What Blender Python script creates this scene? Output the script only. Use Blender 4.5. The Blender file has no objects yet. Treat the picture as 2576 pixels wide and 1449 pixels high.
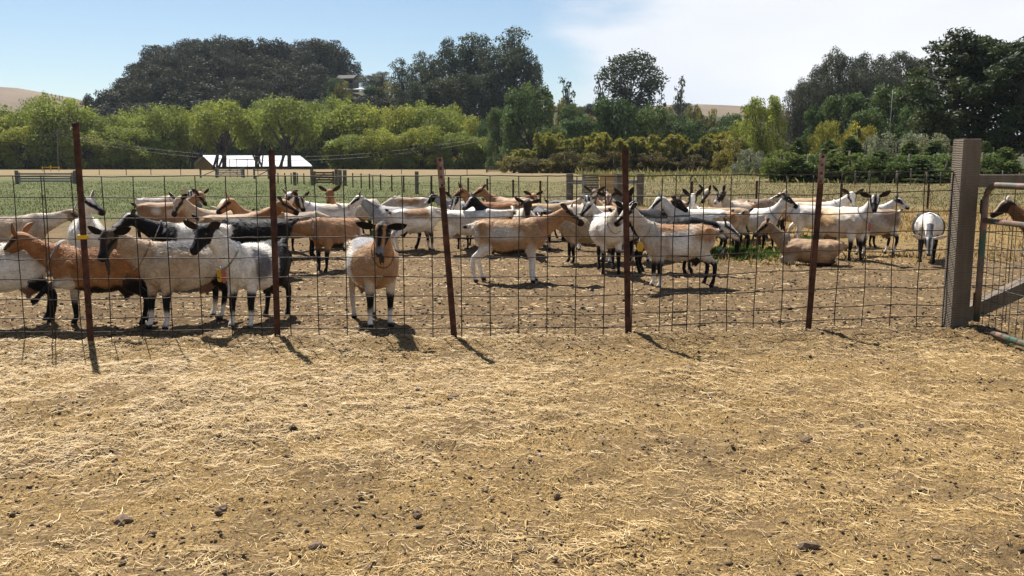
import bpy, bmesh, math, random
import numpy as np
from mathutils import Vector, Matrix

# ------------------------------------------------------------------ camera, sky, sun
scene = bpy.context.scene
COL = scene.collection
F_PX = 2231.0            # focal length in photo pixels of a 2576 x 1449 view
HOR = 408.0              # row of the horizon in that view
CAM_H = 1.5
PITCH = math.atan((724.5 - HOR) / F_PX)
cam_d = bpy.data.cameras.new('camera')
cam_d.sensor_width = 36.0
cam_d.lens = F_PX / 2576.0 * 36.0
cam_d.clip_end = 6000.0
cam_d.clip_start = 0.05
cam = bpy.data.objects.new('camera', cam_d)
COL.objects.link(cam)
cam.location = (0, 0, CAM_H)
cam.rotation_euler = (math.pi / 2 - PITCH, 0, 0)
scene.camera = cam

SUN_EL = math.radians(56.0)
SUN_AZ = math.radians(-27.0)          # left of straight ahead; +y is ahead
sun_dir = Vector((math.sin(SUN_AZ) * math.cos(SUN_EL), math.cos(SUN_AZ) * math.cos(SUN_EL), math.sin(SUN_EL)))
sun_d = bpy.data.lights.new('sun', 'SUN')
sun_d.energy = 5.0
sun_d.angle = math.radians(0.53)
sun_d.color = (1.0, 0.95, 0.87)
sun = bpy.data.objects.new('sun', sun_d)
COL.objects.link(sun)
sun.rotation_euler = sun_dir.to_track_quat('Z', 'Y').to_euler()

world = bpy.data.worlds.new('World')
scene.world = world
world.use_nodes = True
wt = world.node_tree
wn, wl = wt.nodes, wt.links
for n in list(wn):
    wn.remove(n)
out = wn.new('ShaderNodeOutputWorld')
bg = wn.new('ShaderNodeBackground')
bg.inputs['Strength'].default_value = 0.053
sky = wn.new('ShaderNodeTexSky')
sky.sky_type = 'NISHITA'
sky.sun_disc = False
sky.sun_elevation = SUN_EL
sky.sun_rotation = SUN_AZ
sky.altitude = 30
sky.air_density = 1.0
sky.dust_density = 0.3
sky.ozone_density = 2.2
# a bank of coastal fog lies over the right-hand half of the sky
tc = wn.new('ShaderNodeTexCoord')
dotn = wn.new('ShaderNodeVectorMath'); dotn.operation = 'DOT_PRODUCT'
dotn.inputs[1].default_value = (1.0, -0.02, -0.45)
wl.new(tc.outputs['Generated'], dotn.inputs[0])
mp = wn.new('ShaderNodeMapping')
mp.inputs['Scale'].default_value = (1.0, 1.0, 3.0)
wl.new(tc.outputs['Generated'], mp.inputs[0])
nz = wn.new('ShaderNodeTexNoise')
nz.inputs['Scale'].default_value = 3.2
nz.inputs['Detail'].default_value = 6
nz.inputs['Roughness'].default_value = 0.55
wl.new(mp.outputs[0], nz.inputs['Vector'])
nm = wn.new('ShaderNodeMath'); nm.operation = 'MULTIPLY_ADD'
nm.inputs[1].default_value = 0.34
wl.new(nz.outputs['Fac'], nm.inputs[0])
wl.new(dotn.outputs['Value'], nm.inputs[2])
mr = wn.new('ShaderNodeMapRange')
mr.interpolation_type = 'SMOOTHSTEP'
mr.inputs['From Min'].default_value = 0.15
mr.inputs['From Max'].default_value = 0.255
mr.inputs['To Max'].default_value = 0.96
wl.new(nm.outputs[0], mr.inputs['Value'])
# soft light and grey billows inside the bank
nz2 = wn.new('ShaderNodeTexNoise')
nz2.inputs['Scale'].default_value = 2.1
nz2.inputs['Detail'].default_value = 4
wl.new(mp.outputs[0], nz2.inputs['Vector'])
cr = wn.new('ShaderNodeValToRGB')
cr.color_ramp.elements[0].position = 0.38
cr.color_ramp.elements[0].color = (7.9, 8.25, 8.95, 1)
cr.color_ramp.elements[1].position = 0.6
cr.color_ramp.elements[1].color = (9.4, 9.5, 9.7, 1)
wl.new(nz2.outputs['Fac'], cr.inputs[0])
# bank faded out overhead, above the view, to lower ambient light and deepen shadows
sepw = wn.new('ShaderNodeSeparateXYZ'); wl.new(tc.outputs['Generated'], sepw.inputs[0])
hi = wn.new('ShaderNodeMapRange'); hi.interpolation_type = 'SMOOTHSTEP'
hi.inputs['From Min'].default_value = 0.30; hi.inputs['From Max'].default_value = 0.62
hi.inputs['To Min'].default_value = 1.0; hi.inputs['To Max'].default_value = 0.0
wl.new(sepw.outputs['Z'], hi.inputs['Value'])
cov = wn.new('ShaderNodeMath'); cov.operation = 'MULTIPLY'
wl.new(mr.outputs[0], cov.inputs[0]); wl.new(hi.outputs[0], cov.inputs[1])
mix = wn.new('ShaderNodeMix'); mix.data_type = 'RGBA'
wl.new(cov.outputs[0], mix.inputs['Factor'])
wl.new(sky.outputs[0], mix.inputs['A'])
wl.new(cr.outputs[0], mix.inputs['B'])
wl.new(mix.outputs['Result'], bg.inputs['Color'])
wl.new(bg.outputs[0], out.inputs['Surface'])

vs = scene.view_settings
vs.view_transform = 'Standard'
vs.look = 'None'
vs.exposure = 1.02
vs.gamma = 1.0
vs.use_curve_mapping = False
scene.cycles.max_bounces = 6
scene.cycles.diffuse_bounces = 3
scene.cycles.transmission_bounces = 4
scene.cycles.transparent_max_bounces = 8
scene.cycles.use_adaptive_sampling = True

# ------------------------------------------------------------------ helpers
CP, SP = math.cos(PITCH), math.sin(PITCH)
def ray(px, py):
    a = (px - 1288.0) / F_PX
    b = (724.5 - py) / F_PX
    return np.array([a, CP + b * SP, -SP + b * CP])
def ground(px, py, z=0.0):
    d = ray(px, py)
    t = (z - CAM_H) / d[2]
    return np.array([d[0] * t, d[1] * t, z])
def at_depth(px, py, y):
    d = ray(px, py)
    t = y / d[1]
    return np.array([d[0] * t, y, CAM_H + d[2] * t])

def tag(o, label=None, cat=None, group=None, kind=None):
    if label: o['label'] = label
    if cat: o['category'] = cat
    if group: o['group'] = group
    if kind: o['kind'] = kind
    return o
def empty(name, loc=(0, 0, 0), rz=0.0):
    o = bpy.data.objects.new(name, None)
    o.empty_display_size = 0.2
    o.location = loc
    o.rotation_euler = (0, 0, rz)
    COL.objects.link(o)
    return o
def link_mesh(name, me, parent=None, loc=None):
    o = bpy.data.objects.new(name, me)
    COL.objects.link(o)
    if parent is not None:
        o.parent = parent
    if loc is not None:
        o.location = loc
    return o
def mesh_from(name, verts, faces, mat=None, smooth=False):
    me = bpy.data.meshes.new(name)
    me.from_pydata([tuple(map(float, v)) for v in verts], [], faces)
    if mat is not None:
        me.materials.append(mat)
    if smooth:
        me.polygons.foreach_set('use_smooth', [True] * len(me.polygons))
    me.update()
    return me
def np_mesh(name, verts, faces, mat=None, smooth=False, mat_idx=None):
    """fast mesh from an (n,3) array and an (m,k) array of equal-sized faces"""
    verts = np.asarray(verts, dtype=np.float32)
    faces = np.asarray(faces, dtype=np.int32)
    me = bpy.data.meshes.new(name)
    m, k = faces.shape
    me.vertices.add(len(verts))
    me.vertices.foreach_set('co', verts.ravel())
    me.loops.add(m * k)
    me.loops.foreach_set('vertex_index', faces.ravel())
    me.polygons.add(m)
    me.polygons.foreach_set('loop_start', np.arange(m, dtype=np.int32) * k)
    if smooth:
        me.polygons.foreach_set('use_smooth', np.ones(m, dtype=bool))
    if mat is not None:
        for q in (mat if isinstance(mat, (list, tuple)) else [mat]):
            me.materials.append(q)
    if mat_idx is not None:
        me.polygons.foreach_set('material_index', np.asarray(mat_idx, dtype=np.int32))
    me.update(calc_edges=True)
    return me
def add_color(me, name, cols):
    a = me.color_attributes.new(name, 'FLOAT_COLOR', 'POINT')
    c = np.ones((len(me.vertices), 4), dtype=np.float32)
    c[:, :3] = cols
    a.data.foreach_set('color', c.ravel())

class MB:
    """collects shapes into one mesh"""
    def __init__(self):
        self.v, self.f = [], []
    def add(self, v, f):
        o = len(self.v)
        self.v.extend([tuple(map(float, p)) for p in v])
        self.f.extend([tuple(i + o for i in q) for q in f])
        return self
    def box(self, c, s, rz=0.0, M=None):
        hx, hy, hz = s[0] / 2, s[1] / 2, s[2] / 2
        pts = [Vector((x * hx, y * hy, z * hz)) for z in (-1, 1) for y in (-1, 1) for x in (-1, 1)]
        R = M if M is not None else Matrix.Rotation(rz, 3, 'Z')
        pts = [R @ p + Vector(c) for p in pts]
        return self.add(pts, [(0, 2, 3, 1), (4, 5, 7, 6), (0, 1, 5, 4), (2, 6, 7, 3), (0, 4, 6, 2), (1, 3, 7, 5)])
    def bar(self, a, b, w, h, up=(0, 0, 1)):
        a, b = Vector(a), Vector(b)
        d = (b - a); L = d.length; d.normalize()
        u = Vector(up)
        if abs(d.dot(u)) > 0.99: u = Vector((0, 1, 0))
        s = d.cross(u).normalized(); u = s.cross(d).normalized()
        M = Matrix((d, s, u)).transposed()
        return self.box((a + b) / 2, (L, w, h), M=M)
    def tube(self, pts, r, n=6, cap=True):
        pts = [Vector(p) for p in pts]
        rr = r if isinstance(r, (list, tuple)) else [r] * len(pts)
        v, f = [], []
        ref = Vector((0, 0, 1))
        for i, p in enumerate(pts):
            d = (pts[min(i + 1, len(pts) - 1)] - pts[max(i - 1, 0)]).normalized()
            rf = ref if abs(d.dot(ref)) < 0.95 else Vector((0, 1, 0.01))
            s = d.cross(rf).normalized(); u = s.cross(d)
            for k in range(n):
                a = 2 * math.pi * k / n
                v.append(p + (s * math.cos(a) + u * math.sin(a)) * rr[i])
        for i in range(len(pts) - 1):
            for k in range(n):
                k2 = (k + 1) % n
                f.append((i * n + k, i * n + k2, (i + 1) * n + k2, (i + 1) * n + k))
        if cap:
            f.append(tuple(range(n - 1, -1, -1)))
            f.append(tuple(range((len(pts) - 1) * n, len(pts) * n)))
        return self.add(v, f)
    def build(self, name, mat, parent=None, smooth=False, bevel=0.0):
        me = mesh_from(name, self.v, self.f, mat, smooth)
        o = link_mesh(name, me, parent)
        if bevel > 0:
            md = o.modifiers.new('bevel', 'BEVEL'); md.width = bevel; md.segments = 2; md.limit_method = 'ANGLE'
        return o

def new_mat(name):
    m = bpy.data.materials.new(name)
    m.use_nodes = True
    nt = m.node_tree
    b = nt.nodes['Principled BSDF']
    return m, nt, b
def NN(nt, t, **kw):
    n = nt.nodes.new(t)
    for k, v in kw.items():
        setattr(n, k, v)
    return n
def ramp(nt, src, stops):
    r = nt.nodes.new('ShaderNodeValToRGB')
    e = r.color_ramp.elements
    while len(e) < len(stops): e.new(0.5)
    for el, (p, c) in zip(e, stops):
        el.position = p
        el.color = (*c, 1) if len(c) == 3 else c
    nt.links.new(src, r.inputs[0])
    return r
def noise(nt, scale, detail=4, rough=0.5, vec=None, dist=0.0):
    n = nt.nodes.new('ShaderNodeTexNoise')
    n.inputs['Scale'].default_value = scale
    n.inputs['Detail'].default_value = detail
    n.inputs['Roughness'].default_value = rough
    n.inputs['Distortion'].default_value = dist
    if vec is not None: nt.links.new(vec, n.inputs['Vector'])
    return n
def mixc(nt, fac, a, b, blend='MIX'):
    m = nt.nodes.new('ShaderNodeMix'); m.data_type = 'RGBA'; m.blend_type = blend
    for inp, v in (('Factor', fac), ('A', a), ('B', b)):
        if hasattr(v, 'is_linked'): nt.links.new(v, m.inputs[inp])
        elif isinstance(v, (int, float)): m.inputs[inp].default_value = v
        else: m.inputs[inp].default_value = (*v, 1)
    return m.outputs['Result']
def bump(nt, bsdf, h, strength=0.3, dist=0.01):
    b = nt.nodes.new('ShaderNodeBump')
    b.inputs['Strength'].default_value = strength
    b.inputs['Distance'].default_value = dist
    nt.links.new(h, b.inputs['Height'])
    nt.links.new(b.outputs[0], bsdf.inputs['Normal'])
def obj_coord(nt):
    return nt.nodes.new('ShaderNodeTexCoord').outputs['Object']
def pos_coord(nt):
    return nt.nodes.new('ShaderNodeNewGeometry').outputs['Position']
def simple_mat(name, c1, c2=None, scale=8.0, rough=0.8, metal=0.0, bstr=0.2, spec=0.3):
    m, nt, b = new_mat(name)
    c2 = c2 or tuple(x * 0.7 for x in c1)
    n = noise(nt, scale, 5, 0.6, obj_coord(nt))
    r = ramp(nt, n.outputs['Fac'], [(0.35, c1), (0.65, c2)])
    nt.links.new(r.outputs[0], b.inputs['Base Color'])
    b.inputs['Roughness'].default_value = rough
    b.inputs['Metallic'].default_value = metal
    b.inputs['Specular IOR Level'].default_value = spec
    if bstr: bump(nt, b, n.outputs['Fac'], bstr, 0.01)
    return m
# ------------------------------------------------------------------ terrain
def vnoise(x, y, seed=0):
    x = np.asarray(x, float); y = np.asarray(y, float)
    xi, yi = np.floor(x).astype(np.int64), np.floor(y).astype(np.int64)
    xf, yf = x - xi, y - yi
    xf = xf * xf * (3 - 2 * xf); yf = yf * yf * (3 - 2 * yf)
    def h(a, b):
        n = (a * 374761393 + b * 668265263 + seed * 974711) & 0xffffffff
        n = ((n ^ (n >> 13)) * 1274126177) & 0xffffffff
        n = n ^ (n >> 16)
        return (n & 0xffff) / 65535.0
    return (h(xi, yi) * (1 - xf) + h(xi + 1, yi) * xf) * (1 - yf) + (h(xi, yi + 1) * (1 - xf) + h(xi + 1, yi + 1) * xf) * yf
RIDGE_X = (np.array((-2000, -300, 0, 150, 250, 330, 420, 500, 600, 700, 800, 880, 950, 1050, 1200, 1400, 1600, 1800, 2000, 2300, 2700, 5000)) - 1288) / F_PX * 400
RIDGE_Z = np.array((2, 2, 3, 5, 11, 21, 31, 35, 34, 33, 33, 34, 30, 25, 20, 26, 23, 21, 15, 8, 6, 4.0))
def terrain(x, y):
    x = np.asarray(x, float); y = np.asarray(y, float)
    t = np.clip((y - 228) / 165.0, 0, 1); t = t * t * (3 - 2 * t)
    z = np.interp(x * 400 / np.clip(y, 330, 480), RIDGE_X, RIDGE_Z) * t
    z = z * (1 - 0.55 * np.clip((y - 430) / 250.0, 0, 1))
    dip = np.clip((y - 199) / 7.0, 0, 1) * (1 - np.clip((y - 232) / 40.0, 0, 1))
    z = z - 2.2 * dip * dip * (3 - 2 * dip)
    # golden hills far behind
    def hump(cx, cy, rx, ry, h):
        q = ((x - cx) / rx) ** 2 + ((y - cy) / ry) ** 2
        return h * np.exp(-q)
    z = z + hump(-640, 1050, 300, 260, 90) + hump(250, 900, 170, 200, 33) + hump(90, 1000, 260, 200, 34) + hump(900, 1300, 500, 300, 40)
    return z
def lumps(x, y):
    """relief of the trodden yard near the camera"""
    f = np.clip((30 - y) / 14.0, 0, 1)
    z = (vnoise(x * 0.9, y * 0.9, 1) - 0.5) * 0.035
    z += (vnoise(x * 4.5, y * 4.5, 2) - 0.5) * 0.034
    z += (vnoise(x * 11, y * 11, 3) - 0.5) * 0.026
    z += np.maximum(vnoise(x * 19, y * 19, 4) - 0.55, 0) * 0.05
    ridge = np.exp(-((y - fence_y(x) + 0.18) / 0.16) ** 2) * 0.05 * (0.35 + vnoise(x * 2.3, y * 0.5, 7))
    z += ridge
    # the scraped hollow and heap at the right
    c = ground(2095, 1055)
    z += -0.035 * np.exp(-(((x - c[0]) / 0.28) ** 2 + ((y - c[1]) / 0.22) ** 2))
    return z * f
POSTB = [(229, 862), (698, 852), (1148, 853), (1583, 848), (2030, 836), (2400, 832)]
_pb = np.array([ground(*p)[:2] for p in POSTB])
def fence_y(x):
    return np.interp(x, np.concatenate([[-12], _pb[:, 0], [12]]), np.concatenate([[_pb[0, 1] - 0.25], _pb[:, 1], [_pb[-1, 1] + 0.2]]))

def spread_axis(a, b, fine, lim, grow):
    v = list(np.arange(a, b + fine / 2, fine)); st = fine
    hi = []
    p = v[-1]
    while p < lim:
        st *= grow; p += st; hi.append(p)
    return np.array(v + hi)
ys = spread_axis(1.6, 8.6, 0.038, 5000, 1.06)
xr = spread_axis(0.0, 5.4, 0.048, 4000, 1.13)
xs_ = np.concatenate([-xr[:0:-1], xr])
GX, GY = np.meshgrid(xs_, ys)
GZ = terrain(GX, GY) + lumps(GX, GY)
nx, ny = len(xs_), len(ys)
idx = np.arange(nx * ny).reshape(ny, nx)
quads = np.stack([idx[:-1, :-1], idx[:-1, 1:], idx[1:, 1:], idx[1:, :-1]], axis=-1).reshape(-1, 4)

m_ground, nt, b = new_mat('yard_and_pasture')
L = nt.links
P = pos_coord(nt)
sep = NN(nt, 'ShaderNodeSeparateXYZ'); L.new(P, sep.inputs[0])
def math_(op, a, b_=None, clamp=False):
    n = NN(nt, 'ShaderNodeMath', operation=op, use_clamp=clamp)
    for i, v in enumerate((a, b_)):
        if v is None: continue
        if hasattr(v, 'is_linked'): L.new(v, n.inputs[i])
        else: n.inputs[i].default_value = v
    return n.outputs[0]
def mrange(v, a, b_, lo=0.0, hi=1.0):
    n = NN(nt, 'ShaderNodeMapRange', interpolation_type='SMOOTHSTEP')
    L.new(v, n.inputs['Value'])
    n.inputs['From Min'].default_value = a; n.inputs['From Max'].default_value = b_
    n.inputs['To Min'].default_value = lo; n.inputs['To Max'].default_value = hi
    return n.outputs[0]
X_, Y_ = sep.outputs['X'], sep.outputs['Y']
# dirt
nA = noise(nt, 1.1, 5, 0.6, P); nB = noise(nt, 16, 6, 0.7, P); nC = noise(nt, 75, 4, 0.65, P)
dirt = ramp(nt, nB.outputs['Fac'], [(0.28, (0.076, 0.050, 0.028)), (0.48, (0.158, 0.110, 0.061)), (0.72, (0.232, 0.168, 0.098))]).outputs[0]
dirt2 = ramp(nt, nC.outputs['Fac'], [(0.3, (0.45, 0.42, 0.38)), (0.5, (1, 1, 1)), (0.75, (1.2, 1.15, 1.05))]).outputs[0]
dirt = mixc(nt, 0.75, dirt, dirt2, 'MULTIPLY')
tone = ramp(nt, nA.outputs['Fac'], [(0.30, (0.66, 0.62, 0.58)), (0.66, (1.10, 1.08, 1.04))]).outputs[0]
dirt = mixc(nt, 1.0, dirt, tone, 'MULTIPLY')
# fine chaff bedded in the dirt in front of the fence
mpc = NN(nt, 'ShaderNodeMapping'); mpc.inputs['Scale'].default_value = (60, 150, 60); mpc.inputs['Rotation'].default_value = (0, 0, 0.5)
L.new(P, mpc.inputs[0]); nD = noise(nt, 1.0, 3, 0.6, mpc.outputs[0], 1.2)
mpd = NN(nt, 'ShaderNodeMapping'); mpd.inputs['Scale'].default_value = (130, 55, 60); mpd.inputs['Rotation'].default_value = (0, 0, -0.7)
L.new(P, mpd.inputs[0]); nE = noise(nt, 1.0, 3, 0.6, mpd.outputs[0], 1.0)
ch = math_('MAXIMUM', mrange(nD.outputs['Fac'], 0.49, 0.62), mrange(nE.outputs['Fac'], 0.50, 0.63))
patchy = mrange(noise(nt, 1.7, 4, 0.6, P).outputs['Fac'], 0.33, 0.62, 0.25, 1.0)
front = mrange(Y_, 6.7, 8.0, 1.0, 0.10)
chf = math_('MULTIPLY', math_('MULTIPLY', ch, patchy), front)
dirt = mixc(nt, math_('MULTIPLY', chf, 0.92), dirt, (0.42, 0.275, 0.098))
# pasture
nG = noise(nt, 0.10, 5, 0.6, P); nH = noise(nt, 0.7, 5, 0.65, P); nI = noise(nt, 5.0, 4, 0.6, P)
green = ramp(nt, nH.outputs['Fac'], [(0.32, (0.058, 0.074, 0.024)), (0.50, (0.086, 0.098, 0.035)), (0.70, (0.125, 0.115, 0.052))]).outputs[0]
dry = ramp(nt, nH.outputs['Fac'], [(0.3, (0.105, 0.094, 0.040)), (0.6, (0.155, 0.128, 0.058)), (0.8, (0.20, 0.155, 0.072))]).outputs[0]
gold = ramp(nt, nI.outputs['Fac'], [(0.3, (0.17, 0.115, 0.045)), (0.7, (0.28, 0.185, 0.075))]).outputs[0]
straw_f = ramp(nt, nH.outputs['Fac'], [(0.3, (0.155, 0.115, 0.060)), (0.7, (0.225, 0.165, 0.086))]).outputs[0]
# the further right, the drier
rightness = math_('DIVIDE', X_, math_('MAXIMUM', Y_, 5.0))
dryf = mrange(math_('ADD', rightness, math_('MULTIPLY', math_('SUBTRACT', nG.outputs['Fac'], 0.5), 0.5)), -0.16, 0.10)
grass = mixc(nt, dryf, green, dry)
goldf = math_('MULTIPLY', mrange(rightness, 0.12, 0.22), mrange(Y_, 33, 24))
grass = mixc(nt, math_('MULTIPLY', goldf, mrange(nI.outputs['Fac'], 0.3, 0.55, 0.4, 1.0)), grass, gold)
grass = mixc(nt, mrange(math_('ADD', Y_, math_('MULTIPLY', nG.outputs['Fac'], 60)), 96, 150), grass, straw_f)
# bare earth where the herd stands, ragged towards the pasture
edge = math_('ADD', Y_, math_('MULTIPLY', math_('SUBTRACT', nH.outputs['Fac'], 0.5), 16.0))
edge = math_('ADD', edge, math_('MULTIPLY', math_('SUBTRACT', nI.outputs['Fac'], 0.5), 6.0))
lim = math_('SUBTRACT', 22.0, math_('MULTIPLY', mrange(rightness, 0.10, 0.24), 7.8))
gm = mrange(math_('SUBTRACT', edge, lim), -1.2, 2.2)
gcol = mixc(nt, gm, dirt, grass)
# brush-covered and golden hills
nJ = noise(nt, 0.045, 6, 0.6, P)
hillc = ramp(nt, nJ.outputs['Fac'], [(0.46, (0.045, 0.055, 0.024)), (0.60, (0.11, 0.09, 0.045)), (0.74, (0.22, 0.155, 0.085))]).outputs[0]
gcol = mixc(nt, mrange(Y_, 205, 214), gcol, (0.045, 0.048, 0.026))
farc = ramp(nt, noise(nt, 0.02, 5, 0.6, P).outputs['Fac'], [(0.35, (0.125, 0.092, 0.062)), (0.65, (0.175, 0.130, 0.088))]).outputs[0]
gcol = mixc(nt, mrange(Y_, 560, 640), mixc(nt, mrange(Y_, 260, 345), gcol, hillc), farc)
L.new(gcol, b.inputs['Base Color'])
b.inputs['Roughness'].default_value = 0.95
b.inputs['Specular IOR Level'].default_value = 0.1
bh = math_('ADD', math_('MULTIPLY', nB.outputs['Fac'], 1.0), math_('MULTIPLY', nC.outputs['Fac'], 0.45))
bump(nt, b, bh, 1.0, 0.035)
me = np_mesh('ground', np.stack([GX, GY, GZ], -1).reshape(-1, 3), quads, m_ground, True)
tag(link_mesh('ground', me), kind='structure')

# ------------------------------------------------------------------ straw, pellets, clods, grass
m_straw, nt, b = new_mat('straw')
at = NN(nt, 'ShaderNodeAttribute', attribute_name='tint')
nt.links.new(at.outputs['Color'], b.inputs['Base Color'])
b.inputs['Roughness'].default_value = 0.55
b.inputs['Specular IOR Level'].default_value = 0.35
rg = np.random.default_rng(11)
def ground_z(x, y):
    return terrain(x, y) + lumps(x, y)
def scatter(n, y0, y1, slope=0.60, pad=0.6, p=1.0):
    """points over the wedge of ground the yard covers"""
    out = []
    y = y0 + (y1 - y0) * rg.random(n * 2) ** p
    keep = rg.random(n * 2) < (slope * y + pad) / (slope * y1 + pad)
    y = y[keep][:n]
    x = (rg.random(len(y)) * 2 - 1) * (slope * y + pad)
    return x, y
def straw_mesh(x, y, ln, wd, lift):
    n = len(x)
    a = rg.random(n) * 2 * np.pi
    dx, dy = np.cos(a), np.sin(a)
    bend = rg.normal(size=n) * 0.12
    z = ground_z(x, y)
    V = np.zeros((n, 9, 3))
    tilt = rg.normal(size=n) * 0.10
    for j, q in enumerate((-0.5, 0.0, 0.5)):
        cx = x + dx * ln * q - dy * ln * bend * (q * q * 4 - 0.5)
        cy = y + dy * ln * q + dx * ln * bend * (q * q * 4 - 0.5)
        cz = np.maximum(ground_z(cx, cy), z + tilt * ln * q) + lift + 0.002
        for k, (o, h) in enumerate(((-1, 0), (0, 1), (1, 0))):
            V[:, j * 3 + k, 0] = cx - dy * wd * o * 0.5
            V[:, j * 3 + k, 1] = cy + dx * wd * o * 0.5
            V[:, j * 3 + k, 2] = cz + h * wd * 0.55
    if ln.max() < 0.05:      # short chaff needs no middle joint
        V = V[:, [0, 1, 2, 6, 7, 8]]
        return V.reshape(-1, 3), ((np.arange(n) * 6)[:, None, None] + np.array([[0, 1, 4, 3], [1, 2, 5, 4]])[None]).reshape(-1, 4), 6
    base = (np.arange(n) * 9)[:, None, None]
    fq = np.array([[0, 1, 4, 3], [1, 2, 5, 4], [3, 4, 7, 6], [4, 5, 8, 7]])[None]
    return V.reshape(-1, 3), (base + fq).reshape(-1, 4), 9
x, y = scatter(270000, 2.5, 8.1)
dens = 0.42 * vnoise(x * 1.1, y * 1.3, 21) + 0.25 * vnoise(x * 4.1, y * 4.6, 22) + 0.33 * vnoise(x * 9, y * 10, 23)
thin = np.interp(y, (2.5, 6.2, 7.2, 8.1), (0.0, 0.0, 0.10, 0.20))
keep = rg.random(len(x)) < np.clip((dens - 0.33 - thin) * 2.6, 0.10, 0.8)
x, y = x[keep], y[keep]
n = len(x)
ln = 0.009 + rg.gamma(1.4, 0.0125, n); ln = np.minimum(ln, 0.16)
wd = 0.0013 + rg.random(n) * 0.0018 + 0.0016 * (ln > 0.07)
sh = ln < 0.048
V1, F1, c1_ = straw_mesh(x[sh], y[sh], ln[sh], wd[sh], rg.random(sh.sum()) * 0.010)
V3, F3, c3_ = straw_mesh(x[~sh], y[~sh], ln[~sh], wd[~sh], rg.random((~sh).sum()) * 0.010)
x2, y2 = scatter(6500, 8.1, 15.0)
n2_ = len(x2)
V2, F2, c2_ = straw_mesh(x2, y2, 0.03 + rg.random(n2_) * 0.06, 0.004 + rg.random(n2_) * 0.003, rg.random(n2_) * 0.004)
V, Fq = np.vstack([V1, V3, V2]), np.vstack([F1, F3 + len(V1), F2 + len(V1) + len(V3)])
nt_ = n + n2_
k = rg.random(nt_)[:, None]; k2 = rg.random(nt_)[:, None]
cols = np.array((0.52, 0.355, 0.135)) * (1 - k) + np.array((0.33, 0.205, 0.072)) * k
cols = np.where(k2 > 0.90, np.array((0.62, 0.48, 0.25)), cols); cols = np.where(k2 < 0.10, np.array((0.17, 0.10, 0.045)), cols)
me = np_mesh('straw', V, Fq, m_straw)
add_color(me, 'tint', np.repeat(cols, np.concatenate([np.full(sh.sum(), c1_), np.full((~sh).sum(), c3_), np.full(n2_, c2_)]), axis=0))
tag(link_mesh('straw', me), 'loose golden straw strewn over the bare dirt before the wire fence', 'straw', kind='stuff')
N_STRAW = nt_
# droppings and crumbs of earth
ico = bmesh.new(); bmesh.ops.create_icosphere(ico, subdivisions=1, radius=1.0)
ico_v = np.array([v.co[:] for v in ico.verts]); ico_f = np.array([[v.index for v in f.verts] for f in ico.faces]); ico.free()
def pellets(x, y, r, name, mat, cols, squash=0.75, shape=None):
    n = len(x)
    ico_v, ico_f = shape
    m = len(ico_v)
    z = ground_z(x, y) + r * 0.35
    sc = r[:, None, None] * (1 + 0.30 * rg.normal(size=(n, 1, 3)))
    a = rg.random(n) * 6.28
    v = ico_v[None] * sc * np.array((1, 1, squash)) * (1 + 0.18 * rg.normal(size=(n, m, 1)))
    vx = v[..., 0] * np.cos(a)[:, None] - v[..., 1] * np.sin(a)[:, None]
    vy = v[..., 0] * np.sin(a)[:, None] + v[..., 1] * np.cos(a)[:, None]
    V = np.stack([vx + x[:, None], vy + y[:, None], v[..., 2] + z[:, None]], -1).reshape(-1, 3)
    F = (np.arange(n)[:, None, None] * m + ico_f[None]).reshape(-1, 3)
    me = np_mesh(name, V, F, mat)
    add_color(me, 'tint', np.repeat(cols, m, axis=0))
    return link_mesh(name, me)
m_crumb, nt, b = new_mat('earth_crumbs')
at = NN(nt, 'ShaderNodeAttribute', attribute_name='tint')
nt.links.new(at.outputs['Color'], b.inputs['Base Color'])
b.inputs['Roughness'].default_value = 0.9
x, y = scatter(21000, 2.5, 8.0)
keep = rg.random(len(x)) < np.clip((vnoise(x * 2.2, y * 2.2, 31) - 0.25) * 2.2, 0.1, 1)
x, y = x[keep], y[keep]
xb, yb = scatter(17000, 8.0, 17.0, p=1.3)
xa, ya = np.concatenate([x, xb]), np.concatenate([y, yb])
r = np.concatenate([0.0030 + rg.gamma(2.0, 0.0014, len(x)), 0.005 + rg.gamma(2.0, 0.0022, len(xb))])
k = rg.random(len(xa))[:, None]
octa = (np.array([(1, 0, 0), (-1, 0, 0), (0, 1, 0), (0, -1, 0), (0, 0, 1), (0, 0, -.6)]) * 1.15, np.array([(0, 2, 4), (2, 1, 4), (1, 3, 4), (3, 0, 4), (2, 0, 5), (1, 2, 5), (3, 1, 5), (0, 3, 5)]))
pellets(xa, ya, r, 'droppings', m_crumb, shape=octa, cols= np.array((0.030, 0.019, 0.011)) * (1 - k) + np.array((0.17, 0.112, 0.06)) * k)
tag(bpy.data.objects['droppings'], 'small dark goat droppings and dirt crumbs scattered over the yard', 'droppings', kind='stuff')
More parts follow.
